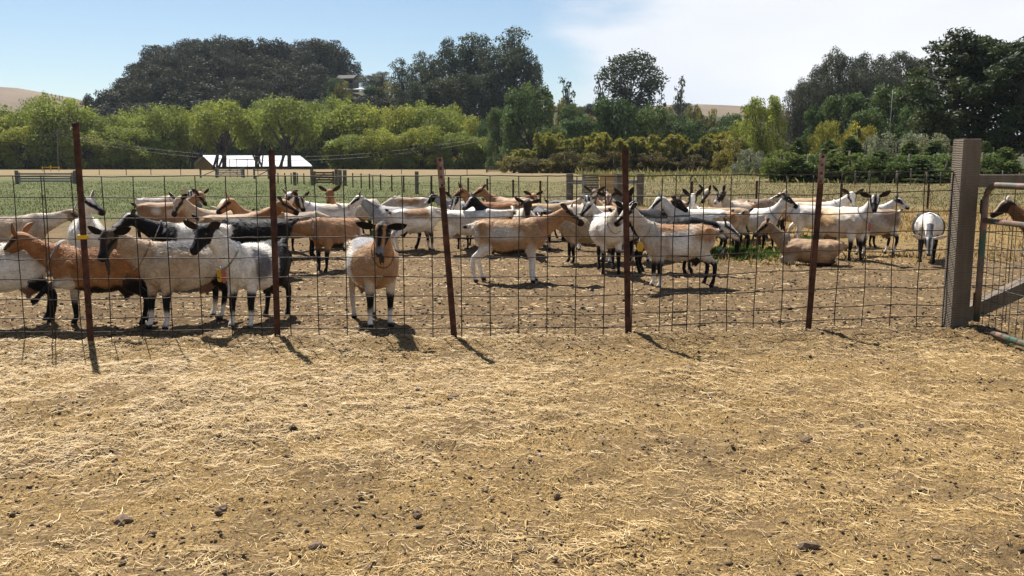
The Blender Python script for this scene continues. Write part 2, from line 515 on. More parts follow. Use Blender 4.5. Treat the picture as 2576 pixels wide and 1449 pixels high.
# clods one can pick out
m_stone = simple_mat('dry_clod', (0.185, 0.128, 0.082), (0.10, 0.066, 0.042), 22, 0.95, 0, 0.8)
rs = random.Random(5)
for i, (px, py, r, flat) in enumerate([(1140, 1003, 0.045, .6), (767, 1026, 0.028, .8), (1732, 929, 0.045, .45), (1405, 1252, 0.03, .9), (1352, 1150, .03, .5), (1049, 1292, .027, .8),
        (1690, 710, .045, .7), (1992, 709, .07, .6), (2025, 1112, .035, .6), (2030, 1385, .045, .7), (308, 1315, .05, .6), (1494, 769, .04, .7), (2160, 1065, .03, .7), (725, 1140, .03, .7), (560, 1270, .03, .8), (2495, 1020, .03, .5), (1520, 828, .04, .6), (408, 995, .025, .7), (800, 1372, .04, .6)]):
    bm = bmesh.new(); bmesh.ops.create_icosphere(bm, subdivisions=2, radius=1.0)
    sd = rs.random() * 50
    for v in bm.verts:
        q = 1 + 0.22 * math.sin(v.co.x * 3.1 + sd) + 0.18 * math.sin(v.co.y * 4.3 + sd * 2) + 0.14 * math.sin(v.co.z * 5 + v.co.x * 4 + sd)
        q += rs.uniform(-0.07, 0.07)
        v.co = Vector((v.co.x * q * 1.25, v.co.y * q, v.co.z * q * flat)) * r * 0.72
    me = bpy.data.meshes.new('clod'); bm.to_mesh(me); bm.free(); me.materials.append(m_stone)
    p = ground(px, py)
    o = link_mesh('clod', me, None, (p[0], p[1], float(ground_z(p[0], p[1])) + r * flat * 0.22))
    o.rotation_euler = (0, 0, rs.random() * 6)
    tag(o, 'dry brown clod of earth lying on the bare yard', 'clod', 'clods of earth on the yard')
# grass blades
m_blade, nt, b = new_mat('grass_blades')
at = NN(nt, 'ShaderNodeAttribute', attribute_name='tint')
tr = NN(nt, 'ShaderNodeBsdfTranslucent'); df = NN(nt, 'ShaderNodeBsdfDiffuse'); mx = NN(nt, 'ShaderNodeMixShader')
nt.links.new(at.outputs['Color'], tr.inputs[0]); nt.links.new(at.outputs['Color'], df.inputs[0])
mx.inputs[0].default_value = 0.45
nt.links.new(df.outputs[0], mx.inputs[1]); nt.links.new(tr.outputs[0], mx.inputs[2])
nt.links.new(mx.outputs[0], nt.nodes['Material Output'].inputs['Surface'])
def blades(x, y, h, w, cols, name):
    n = len(x)
    a = rg.random(n) * 6.28
    lean = rg.normal(size=(n, 2)) * 0.35 * h[:, None]
    z = ground_z(x, y) - 0.01
    V = np.zeros((n, 4, 3))
    V[:, 0] = np.stack([x - np.cos(a) * w, y - np.sin(a) * w, z], -1)
    V[:, 1] = np.stack([x + np.cos(a) * w, y + np.sin(a) * w, z], -1)
    V[:, 2] = np.stack([x + lean[:, 0] * .35 + np.cos(a) * w * .8, y + lean[:, 1] * .35 + np.sin(a) * w * .8, z + h * .6], -1)
    V[:, 3] = np.stack([x + lean[:, 0], y + lean[:, 1], z + h], -1)
    F = np.array([[0, 1, 2], [0, 2, 3]])[None] + (np.arange(n) * 4)[:, None, None]
    me = np_mesh(name, V.reshape(-1, 3), F.reshape(-1, 3), m_blade)
    add_color(me, 'tint', np.repeat(cols, 4, axis=0))
    return link_mesh(name, me)
def grass_lim(x, y):
    rt = np.clip((x / np.maximum(y, 5) - 0.10) / 0.14, 0, 1); rt = rt * rt * (3 - 2 * rt)
    return 22.6 - 7.6 * rt
N = 120000
y = 12.5 * (70 / 12.5) ** (rg.random(N) ** 0.9)
x = (rg.random(N) * 2 - 1) * (0.60 * y + 1.0)
e = y + (vnoise(x * .5, y * .5, 41) - 0.5) * 7 - grass_lim(x, y)
keep = (rg.random(N) < np.clip(0.1 + e / 4, 0, 1)) & (vnoise(x * 1.7, y * 1.2, 42) > 0.28)
x, y = x[keep], y[keep]
rt = x / y
u = rg.random(len(x))
hgt = (0.025 + rg.gamma(2.0, 0.017, len(x))) * (1 + 0.35 * (rt > 0.12))
dryp = np.clip((rt + 0.22) / 0.30 + (vnoise(x * .25, y * .25, 43) - .5) * 0.8, 0.06, 0.92)
isdry = rg.random(len(x)) < dryp
goldp = (rt > 0.12) & (y < 30)
cg = np.array((0.080, 0.098, 0.033)) * (0.75 + 0.6 * u[:, None])
cd = np.array((0.19, 0.15, 0.07)) * (0.7 + 0.55 * u[:, None])
cgo = np.array((0.33, 0.22, 0.09)) * (0.7 + 0.5 * u[:, None])
cc = np.where(isdry[:, None], np.where(goldp[:, None], cgo, cd), cg)
blades(x, y, np.minimum(hgt, 0.26), 0.004 + y * 0.00028, cc, 'pasture_grass')
tag(bpy.data.objects['pasture_grass'], 'short green and golden pasture grass behind the herd', 'grass', kind='stuff')
# low green weeds along the edge of the bare earth
xw, yw = [], []
for (px0, px1, py, k) in ((1790, 1960, 640, 900), (1960, 2110, 610, 350), (1500, 1600, 600, 120), (930, 960, 590, 60)):
    for q in range(k):
        p = ground(rg.uniform(px0, px1), py + rg.normal() * 7)
        xw.append(p[0]); yw.append(p[1])
xw, yw = np.array(xw), np.array(yw)
blades(np.repeat(xw, 4), np.repeat(yw, 4), 0.03 + rg.random(len(xw) * 4) * 0.07, np.full(len(xw) * 4, 0.012), np.array((0.075, 0.135, 0.03)) * (0.7 + 0.6 * rg.random((len(xw) * 4, 1))), 'weeds')
tag(bpy.data.objects['weeds'], 'low green weeds growing at the edge of the bare earth', 'weeds', kind='stuff')
# tall dry weeds under the hedge on the right
N = 26000
x = rg.uniform(8, 62, N); y = 62 + rg.random(N) * 70
keep = rg.random(N) < np.clip((y - 55) / 60, 0.3, 1) * (vnoise(x * .2, y * .2, 45) > 0.3)
x, y = x[keep], y[keep]
u = rg.random((len(x), 1))
cc = np.where(rg.random((len(x), 1)) < 0.55, np.array((0.30, 0.24, 0.10)), np.array((0.12, 0.15, 0.05))) * (0.7 + 0.6 * u)
blades(x, y, 0.12 + rg.gamma(2, 0.11, len(x)), 0.012 + y * 0.0003, cc, 'tall_weeds')
tag(bpy.data.objects['tall_weeds'], 'tall dry weeds and grass before the hedge on the field edge', 'weeds', kind='stuff')
# ------------------------------------------------------------------ trees and shrubs
def foliage_mat(name, c, trans=0.35, tcol=None, spec=0.0):
    m, nt, b = new_mat(name)
    at = NN(nt, 'ShaderNodeAttribute', attribute_name='tint')
    # every plant of a kind differs a little in hue and tone
    oi = NN(nt, 'ShaderNodeObjectInfo')
    vr = ramp(nt, oi.outputs['Random'], [(0.0, (0.80, 0.84, 0.86)), (0.5, (1.0, 1.0, 1.0)), (1.0, (1.18, 1.08, 0.92))]).outputs[0]
    tint = mixc(nt, 1.0, at.outputs['Color'], vr, 'MULTIPLY')
    col = mixc(nt, 1.0, c, tint, 'MULTIPLY')
    tcl = mixc(nt, 1.0, tcol or tuple(min(1, x * 1.6) for x in c), tint, 'MULTIPLY')
    tr = NN(nt, 'ShaderNodeBsdfTranslucent'); mx = NN(nt, 'ShaderNodeMixShader')
    nt.links.new(col, b.inputs['Base Color'])
    b.inputs['Roughness'].default_value = 0.6
    b.inputs['Specular IOR Level'].default_value = spec
    nt.links.new(tcl, tr.inputs[0])
    mx.inputs[0].default_value = trans
    nt.links.new(b.outputs[0], mx.inputs[1]); nt.links.new(tr.outputs[0], mx.inputs[2])
    nt.links.new(mx.outputs[0], nt.nodes['Material Output'].inputs['Surface'])
    return m
M_WILLOW = foliage_mat('willow_leaves', (0.175, 0.215, 0.042), 0.30, (0.29, 0.33, 0.055), 0.08)
M_EUC = foliage_mat('eucalyptus_leaves', (0.046, 0.060, 0.038), 0.25, (0.075, 0.095, 0.04), 0.12)
M_EUC2 = foliage_mat('grey_eucalyptus_leaves', (0.062, 0.072, 0.050), 0.25, (0.10, 0.11, 0.055), 0.12)
M_HILL = foliage_mat('hill_forest_leaves', (0.037, 0.042, 0.030), 0.2, (0.06, 0.065, 0.032), 0.06)
M_OAK = foliage_mat('dark_green_leaves', (0.062, 0.098, 0.036), 0.28, (0.12, 0.18, 0.05), 0.15)
M_BRIGHT = foliage_mat('bright_leaves', (0.165, 0.205, 0.045), 0.32, (0.28, 0.33, 0.06), 0.10)
M_BROWN = foliage_mat('brown_shrub_leaves', (0.100, 0.086, 0.034), 0.25, (0.16, 0.135, 0.04), 0.08)
M_OLIVE = foliage_mat('olive_shrub_leaves', (0.125, 0.125, 0.036), 0.3, (0.24, 0.22, 0.045), 0.15)
M_SPIKE = foliage_mat('yellow_spiky_leaves', (0.165, 0.17, 0.036), 0.35, (0.30, 0.29, 0.05), 0.15)
M_YELLOW = foliage_mat('yellow_blossom', (0.19, 0.185, 0.045), 0.38, (0.31, 0.30, 0.055), 0.08)
M_CONIF = foliage_mat('young_conifer_needles', (0.060, 0.090, 0.026), 0.30, (0.13, 0.17, 0.035), 0.1)
M_GREEN = foliage_mat('mid_green_leaves', (0.085, 0.125, 0.036), 0.28, (0.16, 0.21, 0.05), 0.1)
M_PINE = foliage_mat('pine_needles', (0.040, 0.058, 0.026), 0.2, (0.07, 0.095, 0.03), 0.15)
M_PALE = foliage_mat('pale_grey_leaves', (0.16, 0.18, 0.115), 0.35, (0.24, 0.26, 0.14), 0.2)
M_BARK = simple_mat('bark', (0.085, 0.068, 0.052), (0.040, 0.031, 0.024), 3, 0.9)
M_BARKP = simple_mat('pale_bark', (0.17, 0.145, 0.12), (0.08, 0.065, 0.05), 2, 0.9)
rt_ = np.random.default_rng(77)

def leaf_cloud(clumps, leaf, cover, aspect=1.5, jit=0.62, low=0.55, flat=0.0, droop=0.0):
    """clumps: (cx,cy,cz,rx,ry,rz,tint). Leaf-sized quads through the outer volume of every clump"""
    Vs, Cs = [], []
    for (cx, cy, cz, rx, ry, rz, tint) in clumps:
        area = 4 * np.pi * ((rx * ry) ** 1.6 / 3 + (rx * rz) ** 1.6 / 3 + (ry * rz) ** 1.6 / 3) ** (1 / 1.6)
        n = max(8, int(area * cover / (leaf * leaf)))
        d = rt_.normal(size=(n, 3)); d /= np.linalg.norm(d, axis=1)[:, None]
        kk = (d[:, 2] > -0.15) | (rt_.random(n) < low)
        d = d[kk]; n = len(d)
        rad = 1 - 0.55 * rt_.random(n) ** 2.2 + 0.10 * rt_.normal(size=n)
        # lumpy surface
        ph = rt_.random(3) * 6
        rad *= 1 + 0.13 * np.sin(d[:, 0] * 5 + ph[0]) * np.sin(d[:, 1] * 5 + ph[1]) + 0.10 * np.sin(d[:, 2] * 7 + ph[2])
        P = d * rad[:, None] * np.array((rx, ry, rz)) + np.array((cx, cy, cz))
        nr = d / np.array((rx, ry, rz)); nr /= np.linalg.norm(nr, axis=1)[:, None]
        nr = nr + rt_.normal(size=(n, 3)) * jit; nr[:, 2] += flat; nr /= np.linalg.norm(nr, axis=1)[:, None]
        q = rt_.normal(size=(n, 3)); q[:, 2] -= droop
        t1 = np.cross(nr, q); t1 /= np.linalg.norm(t1, axis=1)[:, None] + 1e-9
        t2 = np.cross(nr, t1)
        sz = leaf * (0.55 + 0.8 * rt_.random(n))[:, None]
        a, b_ = t2 * sz * aspect * 0.5, t1 * sz * 0.5
        Vs.append(np.stack([P - a, P + b_ * 0.9, P + a, P - b_ * 0.9], 1).reshape(-1, 3))
        tv = tint * (0.72 + 0.56 * rt_.random(n))
        Cs.append(np.repeat(np.stack([tv * (0.95 + 0.15 * rt_.random(n)), tv, tv * (0.85 + .3 * rt_.random(n))], -1), 4, axis=0))
    V = np.vstack(Vs); C = np.vstack(Cs)
    F = np.arange(len(V)).reshape(-1, 4)
    return V, F, C
def wood(paths, n=6):
    mb = MB()
    for pts, rr in paths:
        mb.tube(pts, rr, n)
    return mb
PROTO = {}
def proto(kind, trunks, clumps, mat, leaf, cover, bark=None, **kw):
    """unit tree: height 1, width 1; sizes given in metres and normalised here"""
    V, F, C = leaf_cloud(clumps, leaf, cover, **kw)
    Hh = np.quantile(V[:, 2], 0.999); Ww = np.quantile(np.abs(V[:, :2]), 0.995) * 2
    me = np_mesh('crown', V / np.array((Ww, Ww, Hh)), F, mat)
    add_color(me, 'tint', C)
    mb = wood(trunks)
    mb.v = [(a / Ww, b_ / Ww, c / Hh) for a, b_, c in mb.v]
    tm = mesh_from('trunk', mb.v, mb.f, bark or M_BARK, True)
    PROTO.setdefault(kind, []).append((me, tm))
_tc = [0]
def tree(kind, px, top, d, wpx, label, group=None, name='tree', cat='tree', variant=None, rot=None, zg=None):
    p = at_depth(px, top, d)
    zb = float(terrain(p[0], d)) if zg is None else zg
    Hm = max(p[2] - zb, 0.8)
    Wm = wpx * d / F_PX
    _tc[0] += 1
    v = PROTO[kind][(variant if variant is not None else _tc[0]) % len(PROTO[kind])]
    r = empty(name, (p[0], d, zb - 0.05), rot if rot is not None else (_tc[0] * 2.399) % 6.283)
    r.scale = (Wm, Wm, Hm)
    tag(r, label, cat, group)
    link_mesh('trunk', v[1], r); link_mesh('crown', v[0], r)
    return r
U = lambda a, b_: float(rt_.uniform(a, b_))
# billowing willows: domes stacked on leaning limbs
for q in range(5):
    cl, tr = [], []
    tr.append(([(0, 0, 0), (U(-.3, .3), 0, 2.5), (U(-.6, .6), U(-.5, .5), 6)], [0.42, 0.34, 0.22]))
    for k in range(15):
        a = k * 2.4 + U(-.3, .3); rr_ = 1.2 + 3.4 * math.sqrt((k + .5) / 15)
        z = 12.2 - 0.42 * rr_ ** 1.55 + U(-1.0, .5)
        s_ = U(1.5, 2.3)
        cl.append((math.cos(a) * rr_, math.sin(a) * rr_, z, s_, s_, s_ * U(.75, 1.0), U(.85, 1.2)))
        if k % 2 == 0:
            tr.append(([(0, 0, 2 + U(0, 2)), (math.cos(a) * rr_ * .5, math.sin(a) * rr_ * .5, z * .6), (math.cos(a) * rr_, math.sin(a) * rr_, z)], [0.22, 0.14, 0.05]))
    for k in range(13):
        a = k * 2.1 + U(-.3, .3); rr_ = U(3.2, 5.2); z = U(3.2, 7.6); s_ = U(1.2, 2.1)
        cl.append((math.cos(a) * rr_, math.sin(a) * rr_, z, s_, s_, s_ * U(.8, 1.3), U(.75, 1.1)))
    for k in range(12):
        a = k * 2.4 + U(-.3, .3); rr_ = U(1.5, 4.6); z = U(0.9, 3.6); s_ = U(1.2, 1.9)
        cl.append((math.cos(a) * rr_, math.sin(a) * rr_, z, s_, s_, s_ * U(.8, 1.1), U(.7, 1.0)))
    proto('willow', tr, cl, M_WILLOW, 0.27, 0.95)
    if q < 2: proto('willow_high', tr + [([(U(-2, 2), U(-2, 2), 0), (U(-2, 2), U(-2, 2), 6)], [.22, .16]) for _ in range(3)], [c_ for c_ in cl if c_[2] - c_[5] > 4.6], M_WILLOW, 0.27, 0.95)
# small round willow
for q in range(2):
    cl = [(U(-1.3, 1.3), U(-1.3, 1.3), U(.7, 4.6), U(1, 1.5), U(1, 1.5), U(1, 1.5), U(.85, 1.15)) for k in range(16)]
    proto('sapling', [([(0, 0, 0), (0, 0, 3)], [.15, .08])], cl, M_WILLOW, 0.25, 0.95)
# eucalyptus: tall bare forks carrying separate plates of leaves
def euc(kind, mat, n_cl, spread, hgt, leaf, cover, cr, low):
    cl, tr = [], []
    forks = 4
    for k in range(forks):
        a = k * 6.283 / forks + U(-.4, .4); rr_ = spread * U(.25, .55)
        tx, ty = math.cos(a) * rr_, math.sin(a) * rr_
        pts = [(U(-.4, .4), U(-.4, .4), 0), (tx * .25, ty * .25, hgt * .35), (tx * .6, ty * .6, hgt * .65), (tx, ty, hgt * U(.85, .95))]
        tr.append((pts, [0.55, 0.42, 0.26, 0.08]))
    for k in range(n_cl):
        f = (k + .5) / n_cl
        z = hgt * (low + (1 - low) * f ** .8)
        prof = math.sin(math.pi * min(1, 0.14 + 0.86 * (1 - f) ** 0.75 + 0.05)) ** .5
        a = k * 2.4 + U(-.5, .5); rr_ = spread * prof * U(.25, 1.0)
        s_ = cr * U(.65, 1.25)
        cx, cy = math.cos(a) * rr_, math.sin(a) * rr_
        cl.append((cx, cy, z, s_, s_, s_ * U(.6, .95), U(.8, 1.2)))
        tr.append(([(cx * .25, cy * .25, z - hgt * .14), (cx * .7, cy * .7, z - hgt * .04), (cx, cy, z)], [0.15, 0.09, 0.04]))
    proto(kind, tr, cl, mat, leaf, cover, M_BARKP)
for q in range(4): euc('euc', M_EUC, 40, 6.5, 30, 0.40, 0.95, 2.5, .28)
for q in range(3): euc('euc_tall', M_EUC, 40, 4.4, 34, 0.36, 0.72, 1.8, .22)
for q in range(3): euc('greyeuc', M_EUC2, 40, 6.0, 26, 0.32, 0.85, 2.4, .15)
for q in range(5): euc('hilltree', M_HILL, 26, 6.6, 19, 0.52, 0.85, 2.7, .22)
for q in range(2): euc('thin_euc', M_EUC, 16, 1.7, 16, 0.42, 0.6, 1.0, .28)
# domed dark trees
for q in range(2):
    cl, tr = [], [([(0, 0, 0), (0.2, 0, 3), (0, 0, 7)], [.5, .4, .2])]
    for k in range(84):
        z = U(0.9, 10.4); mr_ = 5.2 * math.sqrt(max(0.06, 1 - ((z - 4.2) / 7.2) ** 2))
        a = k * 2.4; rr_ = mr_ * U(.55, .98); s_ = U(.8, 1.5)
        cl.append((math.cos(a) * rr_, math.sin(a) * rr_, z, s_, s_, s_ * .85, U(.65, 1.3)))
        if k % 7 == 0: tr.append(([(0, 0, z * .4), (math.cos(a) * rr_ * .9, math.sin(a) * rr_ * .9, z)], [.2, .06]))
    proto('dome', tr, cl, M_OAK, 0.30, 0.95, jit=.75)
    proto('brightdome', tr, [(a, b_, c * 1.15, d_ * .85, e * .85, f, g) for a, b_, c, d_, e, f, g in cl], M_BRIGHT, 0.26, 0.75, jit=.8)
    proto('oliveshrub', tr[:1], [(a, b_, c * .7, d_, e, f, g) for a, b_, c, d_, e, f, g in cl[::2]], M_OLIVE, 0.34, 0.95)
    proto('brownshrub', tr[:1], [(a, b_, c * .7, d_, e, f, g) for a, b_, c, d_, e, f, g in cl[::2]], M_BROWN, 0.34, 1.0)
    proto('greenshrub', tr[:1], [(a, b_, c * .6, d_ * .8, e * .8, f * .7, g) for a, b_, c, d_, e, f, g in cl[::2]], M_GREEN, 0.26, 0.9, aspect=2.2, jit=.75)
    proto('paleshrub', tr[:1], [(a, b_, c * .8, d_ * .9, e * .9, f, g) for a, b_, c, d_, e, f, g in cl[::2]], M_PALE, 0.26, 0.65, jit=.8)
    proto('blossom', tr[:1], [(a, b_, c * .8, d_, e, f, g) for a, b_, c, d_, e, f, g in cl[::2]], M_YELLOW, 0.26, 0.8, jit=.8)
# young conifers: whorls of drooping sprays
for q in range(3):
    cl, tr = [], [([(0, 0, 0), (0, 0, 4.6)], [.13, .02])]
    for k in range(50):
        f = (k + .5) / 50; z = .3 + 4.1 * f; rr_ = 1.75 * (1 - f) ** .8 + .08
        a = k * 2.4 + U(-.3, .3); l_ = rr_ * U(.6, 1.0)
        cl.append((math.cos(a) * l_ * .6, math.sin(a) * l_ * .6, z - l_ * .10, .22 + l_ * .42, .22 + l_ * .42, .17, U(.75, 1.2)))
    proto('conifer', tr, cl, M_CONIF, 0.13, 0.8, aspect=2.4)
# spindly conifer on the ridge
cl, tr = [], [([(0, 0, 0), (0, 0, 12)], [.22, .03])]
for k in range(26):
    f = (k + .5) / 26; z = 1.5 + 10 * f; l_ = 2.6 * (1 - f) ** .8 + .2; a = k * 2.4
    cl.append((math.cos(a) * l_ * .7, math.sin(a) * l_ * .7, z + l_ * .15, .3 + l_ * .3, .3 + l_ * .3, .22, U(.8, 1.1)))
proto('ridgeconifer', tr, cl, M_EUC, 0.32, 0.6, aspect=2.2)
# cabbage-palm like heads of sword leaves
for q in range(3):
    Vs, Cs, tr = [], [], []
    for k in range(9):
        a = k * 2.4; rr_ = 1.6 * math.sqrt(k / 9); cx, cy, cz = math.cos(a) * rr_, math.sin(a) * rr_, U(2.6, 5.0)
        tr.append(([(cx * .3, cy * .3, 0), (cx, cy, cz)], [.10, .06]))
        n = 90
        d = rt_.normal(size=(n, 3)); d[:, 2] += 0.35; d /= np.linalg.norm(d, axis=1)[:, None]
        ln_ = rt_.uniform(.65, 1.15, n)[:, None]
        side = np.cross(d, rt_.normal(size=(n, 3))); side /= np.linalg.norm(side, axis=1)[:, None]
        c0 = np.array((cx, cy, cz))
        mid = c0 + d * ln_ * .55; tip = c0 + d * ln_ + np.array((0, 0, -.28)) * ln_
        Vs.append(np.stack([c0 + side * .02, mid + side * .085, tip, mid - side * .085], 1).reshape(-1, 3))
        tv = np.repeat(rt_.uniform(.6, 1.25, n), 4)
        Cs.append(np.stack([tv, tv, tv], -1))
    V, C = np.vstack(Vs), np.vstack(Cs)
    Hh, Ww = V[:, 2].max(), np.abs(V[:, :2]).max() * 2
    me = np_mesh('crown', V / np.array((Ww, Ww, Hh)), np.arange(len(V)).reshape(-1, 4), M_SPIKE); add_color(me, 'tint', C)
    mb = wood(tr); mb.v = [(a / Ww, b_ / Ww, c / Hh) for a, b_, c in mb.v]
    PROTO.setdefault('spiky', []).append((me, mesh_from('trunk', mb.v, mb.f, M_BARK, True)))
# big pine: leaning trunk, heavy limbs, dense tufts
for q in range(2):
    cl, tr = [], []
    tr.append(([(0, 0, 0), (.4, 0, 3), (-.3, .2, 7), (-1.0, 0, 12), (-.8, 0, 16)], [.55, .48, .40, .26, .08]))
    tr.append(([(.3, 0, 2.2), (2.0, .2, 5), (3.6, 0, 9), (4.2, 0, 13)], [.36, .30, .22, .08]))
    for k in range(76):
        f = (k + .5) / 76; z = 3.4 + 12.6 * f
        base_x = -0.5 if k % 2 else 2.6 * f + .5
        l_ = (4.4 * math.sin(math.pi * min(1, .16 + f * .78)) ** .7) * U(.3, 1.0); a = k * 2.4
        cx, cy = base_x + math.cos(a) * l_, math.sin(a) * l_
        s_ = U(.7, 1.25)
        cl.append((cx, cy, z, s_ * 1.1, s_ * 1.1, s_ * .75, U(.65, 1.3)))
        if k % 2: tr.append(([(base_x * .7, 0, z - 1.4), ((base_x + cx) / 2, cy / 2, z - .7), (cx, cy, z)], [.14, .09, .03]))
    proto('pine', tr, cl, M_PINE, 0.20, 1.0, aspect=2.6)

G_W = 'billowy green trees lining the far side of the pasture'
LW = 'billowy light green tree in the row behind the pasture'
for (px, top, d, w) in [(-70, 262, 190, 190), (45, 264, 200, 160), (150, 238, 194, 170), (262, 288, 198, 130), (330, 300, 206, 130), (405, 262, 198, 150), (480, 274, 206, 120), (556, 250, 196, 160), (640, 268, 207, 130), (722, 243, 196, 165),
        (800, 285, 210, 130), (880, 250, 210, 160), (945, 262, 207, 140), (1015, 268, 203, 135), (1096, 266, 201, 150), (1170, 290, 202, 120), (95, 300, 206, 150), (230, 310, 207, 130)]:
    tree('willow_high' if 430 < px < 820 else 'willow', px, top, d, w, LW, G_W, 'willow_tree')
for (px, top, d, w) in [(110, 335, 188, 80), (20, 345, 190, 110), (360, 365, 188, 70), (300, 355, 190, 90), (405, 350, 192, 80), (1020, 372, 193, 80), (1190, 360, 191, 90), (860, 352, 192, 90)]:
    tree('sapling', px, top, d, w, 'small bushy light green tree growing at the foot of the tall row', 'bushy young trees at the foot of the row', 'young_tree')
for (px, top, d, w) in [(60, 312, 189, 130), (205, 328, 190, 120), (325, 318, 191, 125), (880, 338, 192, 110), (955, 322, 191, 125), (1060, 315, 190, 130), (1145, 330, 190, 110), (1205, 342, 192, 90), (-40, 330, 189, 120)]:
    tree('willow', px, top, d, w, 'lower billowy light green tree standing before the tall row', 'lower billowy trees before the tall row', 'willow_tree')
for (px, top, d, w) in [(100, 246, 214, 120), (330, 270, 216, 120), (515, 258, 245, 110), (672, 248, 245, 120), (770, 254, 246, 110), (850, 240, 216, 120), (1050, 256, 214, 110), (1135, 264, 212, 100)]:
    tree('willow', px, top, d, w, 'tall light green tree rising at the back of the row', 'tall light green trees at the back of the row', 'willow_tree')
# dark undergrowth that closes the row at its foot
for i in range(40):
    px = -60 + i * 33 + U(-8, 8)
    barn_gap = 440 < px < 822
    tree('dome', px, (318 if barn_gap else 362) + U(-14, 14), (247 if barn_gap else 208) + U(-2, 3), U(75, 105), 'dark green bush closing the foot of the light green row', 'dark bushes at the foot of the light green row', 'undergrowth_bush', 'bush')
# forest on the hill
k = 0
for row, y in enumerate(np.linspace(262, 440, 13)):
    for j in range(13):
        px = 232 + (905 - 232) * (j + .5 * (row % 2) + U(-.25, .25)) / 12.5
        X = (px - 1288) / F_PX * y
        zb = float(terrain(X, y))
        lim_l = np.interp(y, (262, 330, 440), (215, 250, 275)); lim_r = np.interp(y, (262, 300, 345, 365, 440), (700, 760, 800, 850, 905))
        if px < lim_l or px > lim_r: continue
        hT = U(15, 21) * np.interp(px, (220, 300, 380), (.5, .75, 1))
        r = tree('hilltree', px, 100, y, U(10.5, 14.5) * F_PX / y, 'dark eucalyptus tree in the forest covering the round hill', 'dark trees of the forest on the hill', 'eucalyptus_tree', variant=int(rt_.integers(0, 5)), rot=U(0, 6))
        r.scale[2] = hT
        k += 1
N_HILL = k
for (px, top, d, w) in [(215, 235, 300, 34), (240, 245, 290, 40), (258, 222, 310, 44)]:
    tree('hilltree', px, top, d, w, 'small dark tree at the left foot of the wooded hill', 'small dark trees at the foot of the hill', 'eucalyptus_tree')
# saddle with mixed trees between hill and the tall cluster
for (px, top, d, w, kind) in [(930, 190, 345, 70, 'greyeuc'), (958, 180, 350, 60, 'greyeuc'), (985, 205, 320, 80, 'oliveshrub'), (940, 215, 320, 70, 'dome'), (905, 240, 300, 80, 'hilltree'), (845, 195, 330, 52, 'dome'), (860, 205, 300, 60, 'oliveshrub'), (825, 175, 335, 40, 'ridgeconifer'),
        (960, 240, 285, 90, 'hilltree'), (870, 262, 270, 80, 'hilltree'), (1000, 262, 262, 90, 'hilltree'), (810, 248, 285, 90, 'hilltree'), (1035, 235, 290, 80, 'dome')]:
    tree(kind, px, top, d, w, 'dark mixed tree on the saddle beside the hilltop house', 'trees on the saddle beside the wooded hill', 'hillside_tree')
G_E = 'tall eucalyptus trees of the central grove'
for (px, top, d, w, kind) in [(1012, 145, 268, 62, 'euc_tall'), (1042, 162, 262, 62, 'euc_tall'), (1068, 128, 272, 70, 'euc_tall'), (1092, 150, 258, 70, 'euc'), (1122, 92, 270, 72, 'euc_tall'), (1150, 118, 262, 80, 'euc'), (1182, 82, 268, 82, 'euc_tall'), (1214, 84, 262, 84, 'euc_tall'), (1238, 112, 256, 74, 'euc_tall'), (1286, 66, 264, 96, 'euc_tall'), (1312, 110, 256, 80, 'euc'), (1342, 158, 262, 60, 'euc'), (1262, 130, 252, 90, 'euc'),
        (1200, 180, 250, 110, 'euc'), (1120, 190, 250, 110, 'euc'), (1060, 205, 250, 100, 'euc')]:
    tree(kind, px, top, d, w, 'tall dark eucalyptus in the grove rising behind the light green row', G_E, 'eucalyptus_tree')
tree('dome', 1332, 210, 168, 158, 'broad domed dark green tree beside the leaning utility pole', None, 'domed_tree', variant=0)
tree('dome', 1262, 268, 176, 90, 'dark green tree half hidden by the leaning utility pole', None, 'domed_tree', variant=1)
tree('dome', 1228, 300, 196, 70, 'narrow green tree closing the right end of the light green row', None, 'domed_tree', variant=2)
tree('euc', 1586, 130, 235, 165, 'lone tall eucalyptus with broad crown on the golden ridge', None, 'eucalyptus_tree', variant=1)
tree('thin_euc', 1513, 172, 240, 36, 'thin eucalyptus sapling left of the lone broad eucalyptus', None, 'eucalyptus_tree', variant=0)
tree('thin_euc', 1426, 192, 250, 44, 'slender eucalyptus standing alone between the grove and lone tree', None, 'eucalyptus_tree', variant=1)
tree('ridgeconifer', 1665, 204, 240, 52, 'spindly conifer right beside the lone broad eucalyptus', None, 'conifer_tree')
tree('thin_euc', 1713, 188, 245, 34, 'narrow solitary eucalyptus on the ridge against white sky', None, 'eucalyptus_tree', variant=0)
for (px, top, d, w) in [(1440, 262, 200, 90), (1502, 282, 205, 80), (1700, 285, 215, 90), (1780, 275, 230, 80), (1840, 285, 225, 90), (1640, 262, 220, 100), (1405, 245, 215, 60), (1900, 300, 215, 90), (1745, 262, 260, 60), (1960, 275, 235, 80)]:
    tree('oliveshrub' if w < 85 else 'dome', px, top, d, w, 'rounded green bush on the slope below the ridge', 'green bushes on the slope below the ridge', 'bush', 'bush')
for (px, top, d, w, lb) in [(1545, 243, 150, 130, 'wide rounded green tree below the lone eucalyptus'), (1452, 290, 148, 110, 'dark green tree right of the broad domed tree'), (1640, 270, 152, 125, 'rounded green tree below the spindly conifer'), (1735, 300, 150, 110, 'green tree below the narrow solitary eucalyptus'), (1810, 318, 148, 100, 'low green tree left of the bright yellow green tree'), (1390, 318, 146, 90, 'low dark tree behind the spiky yellow hedge end')]:
    tree('dome', px, top, d, w, lb, None, 'round_tree')
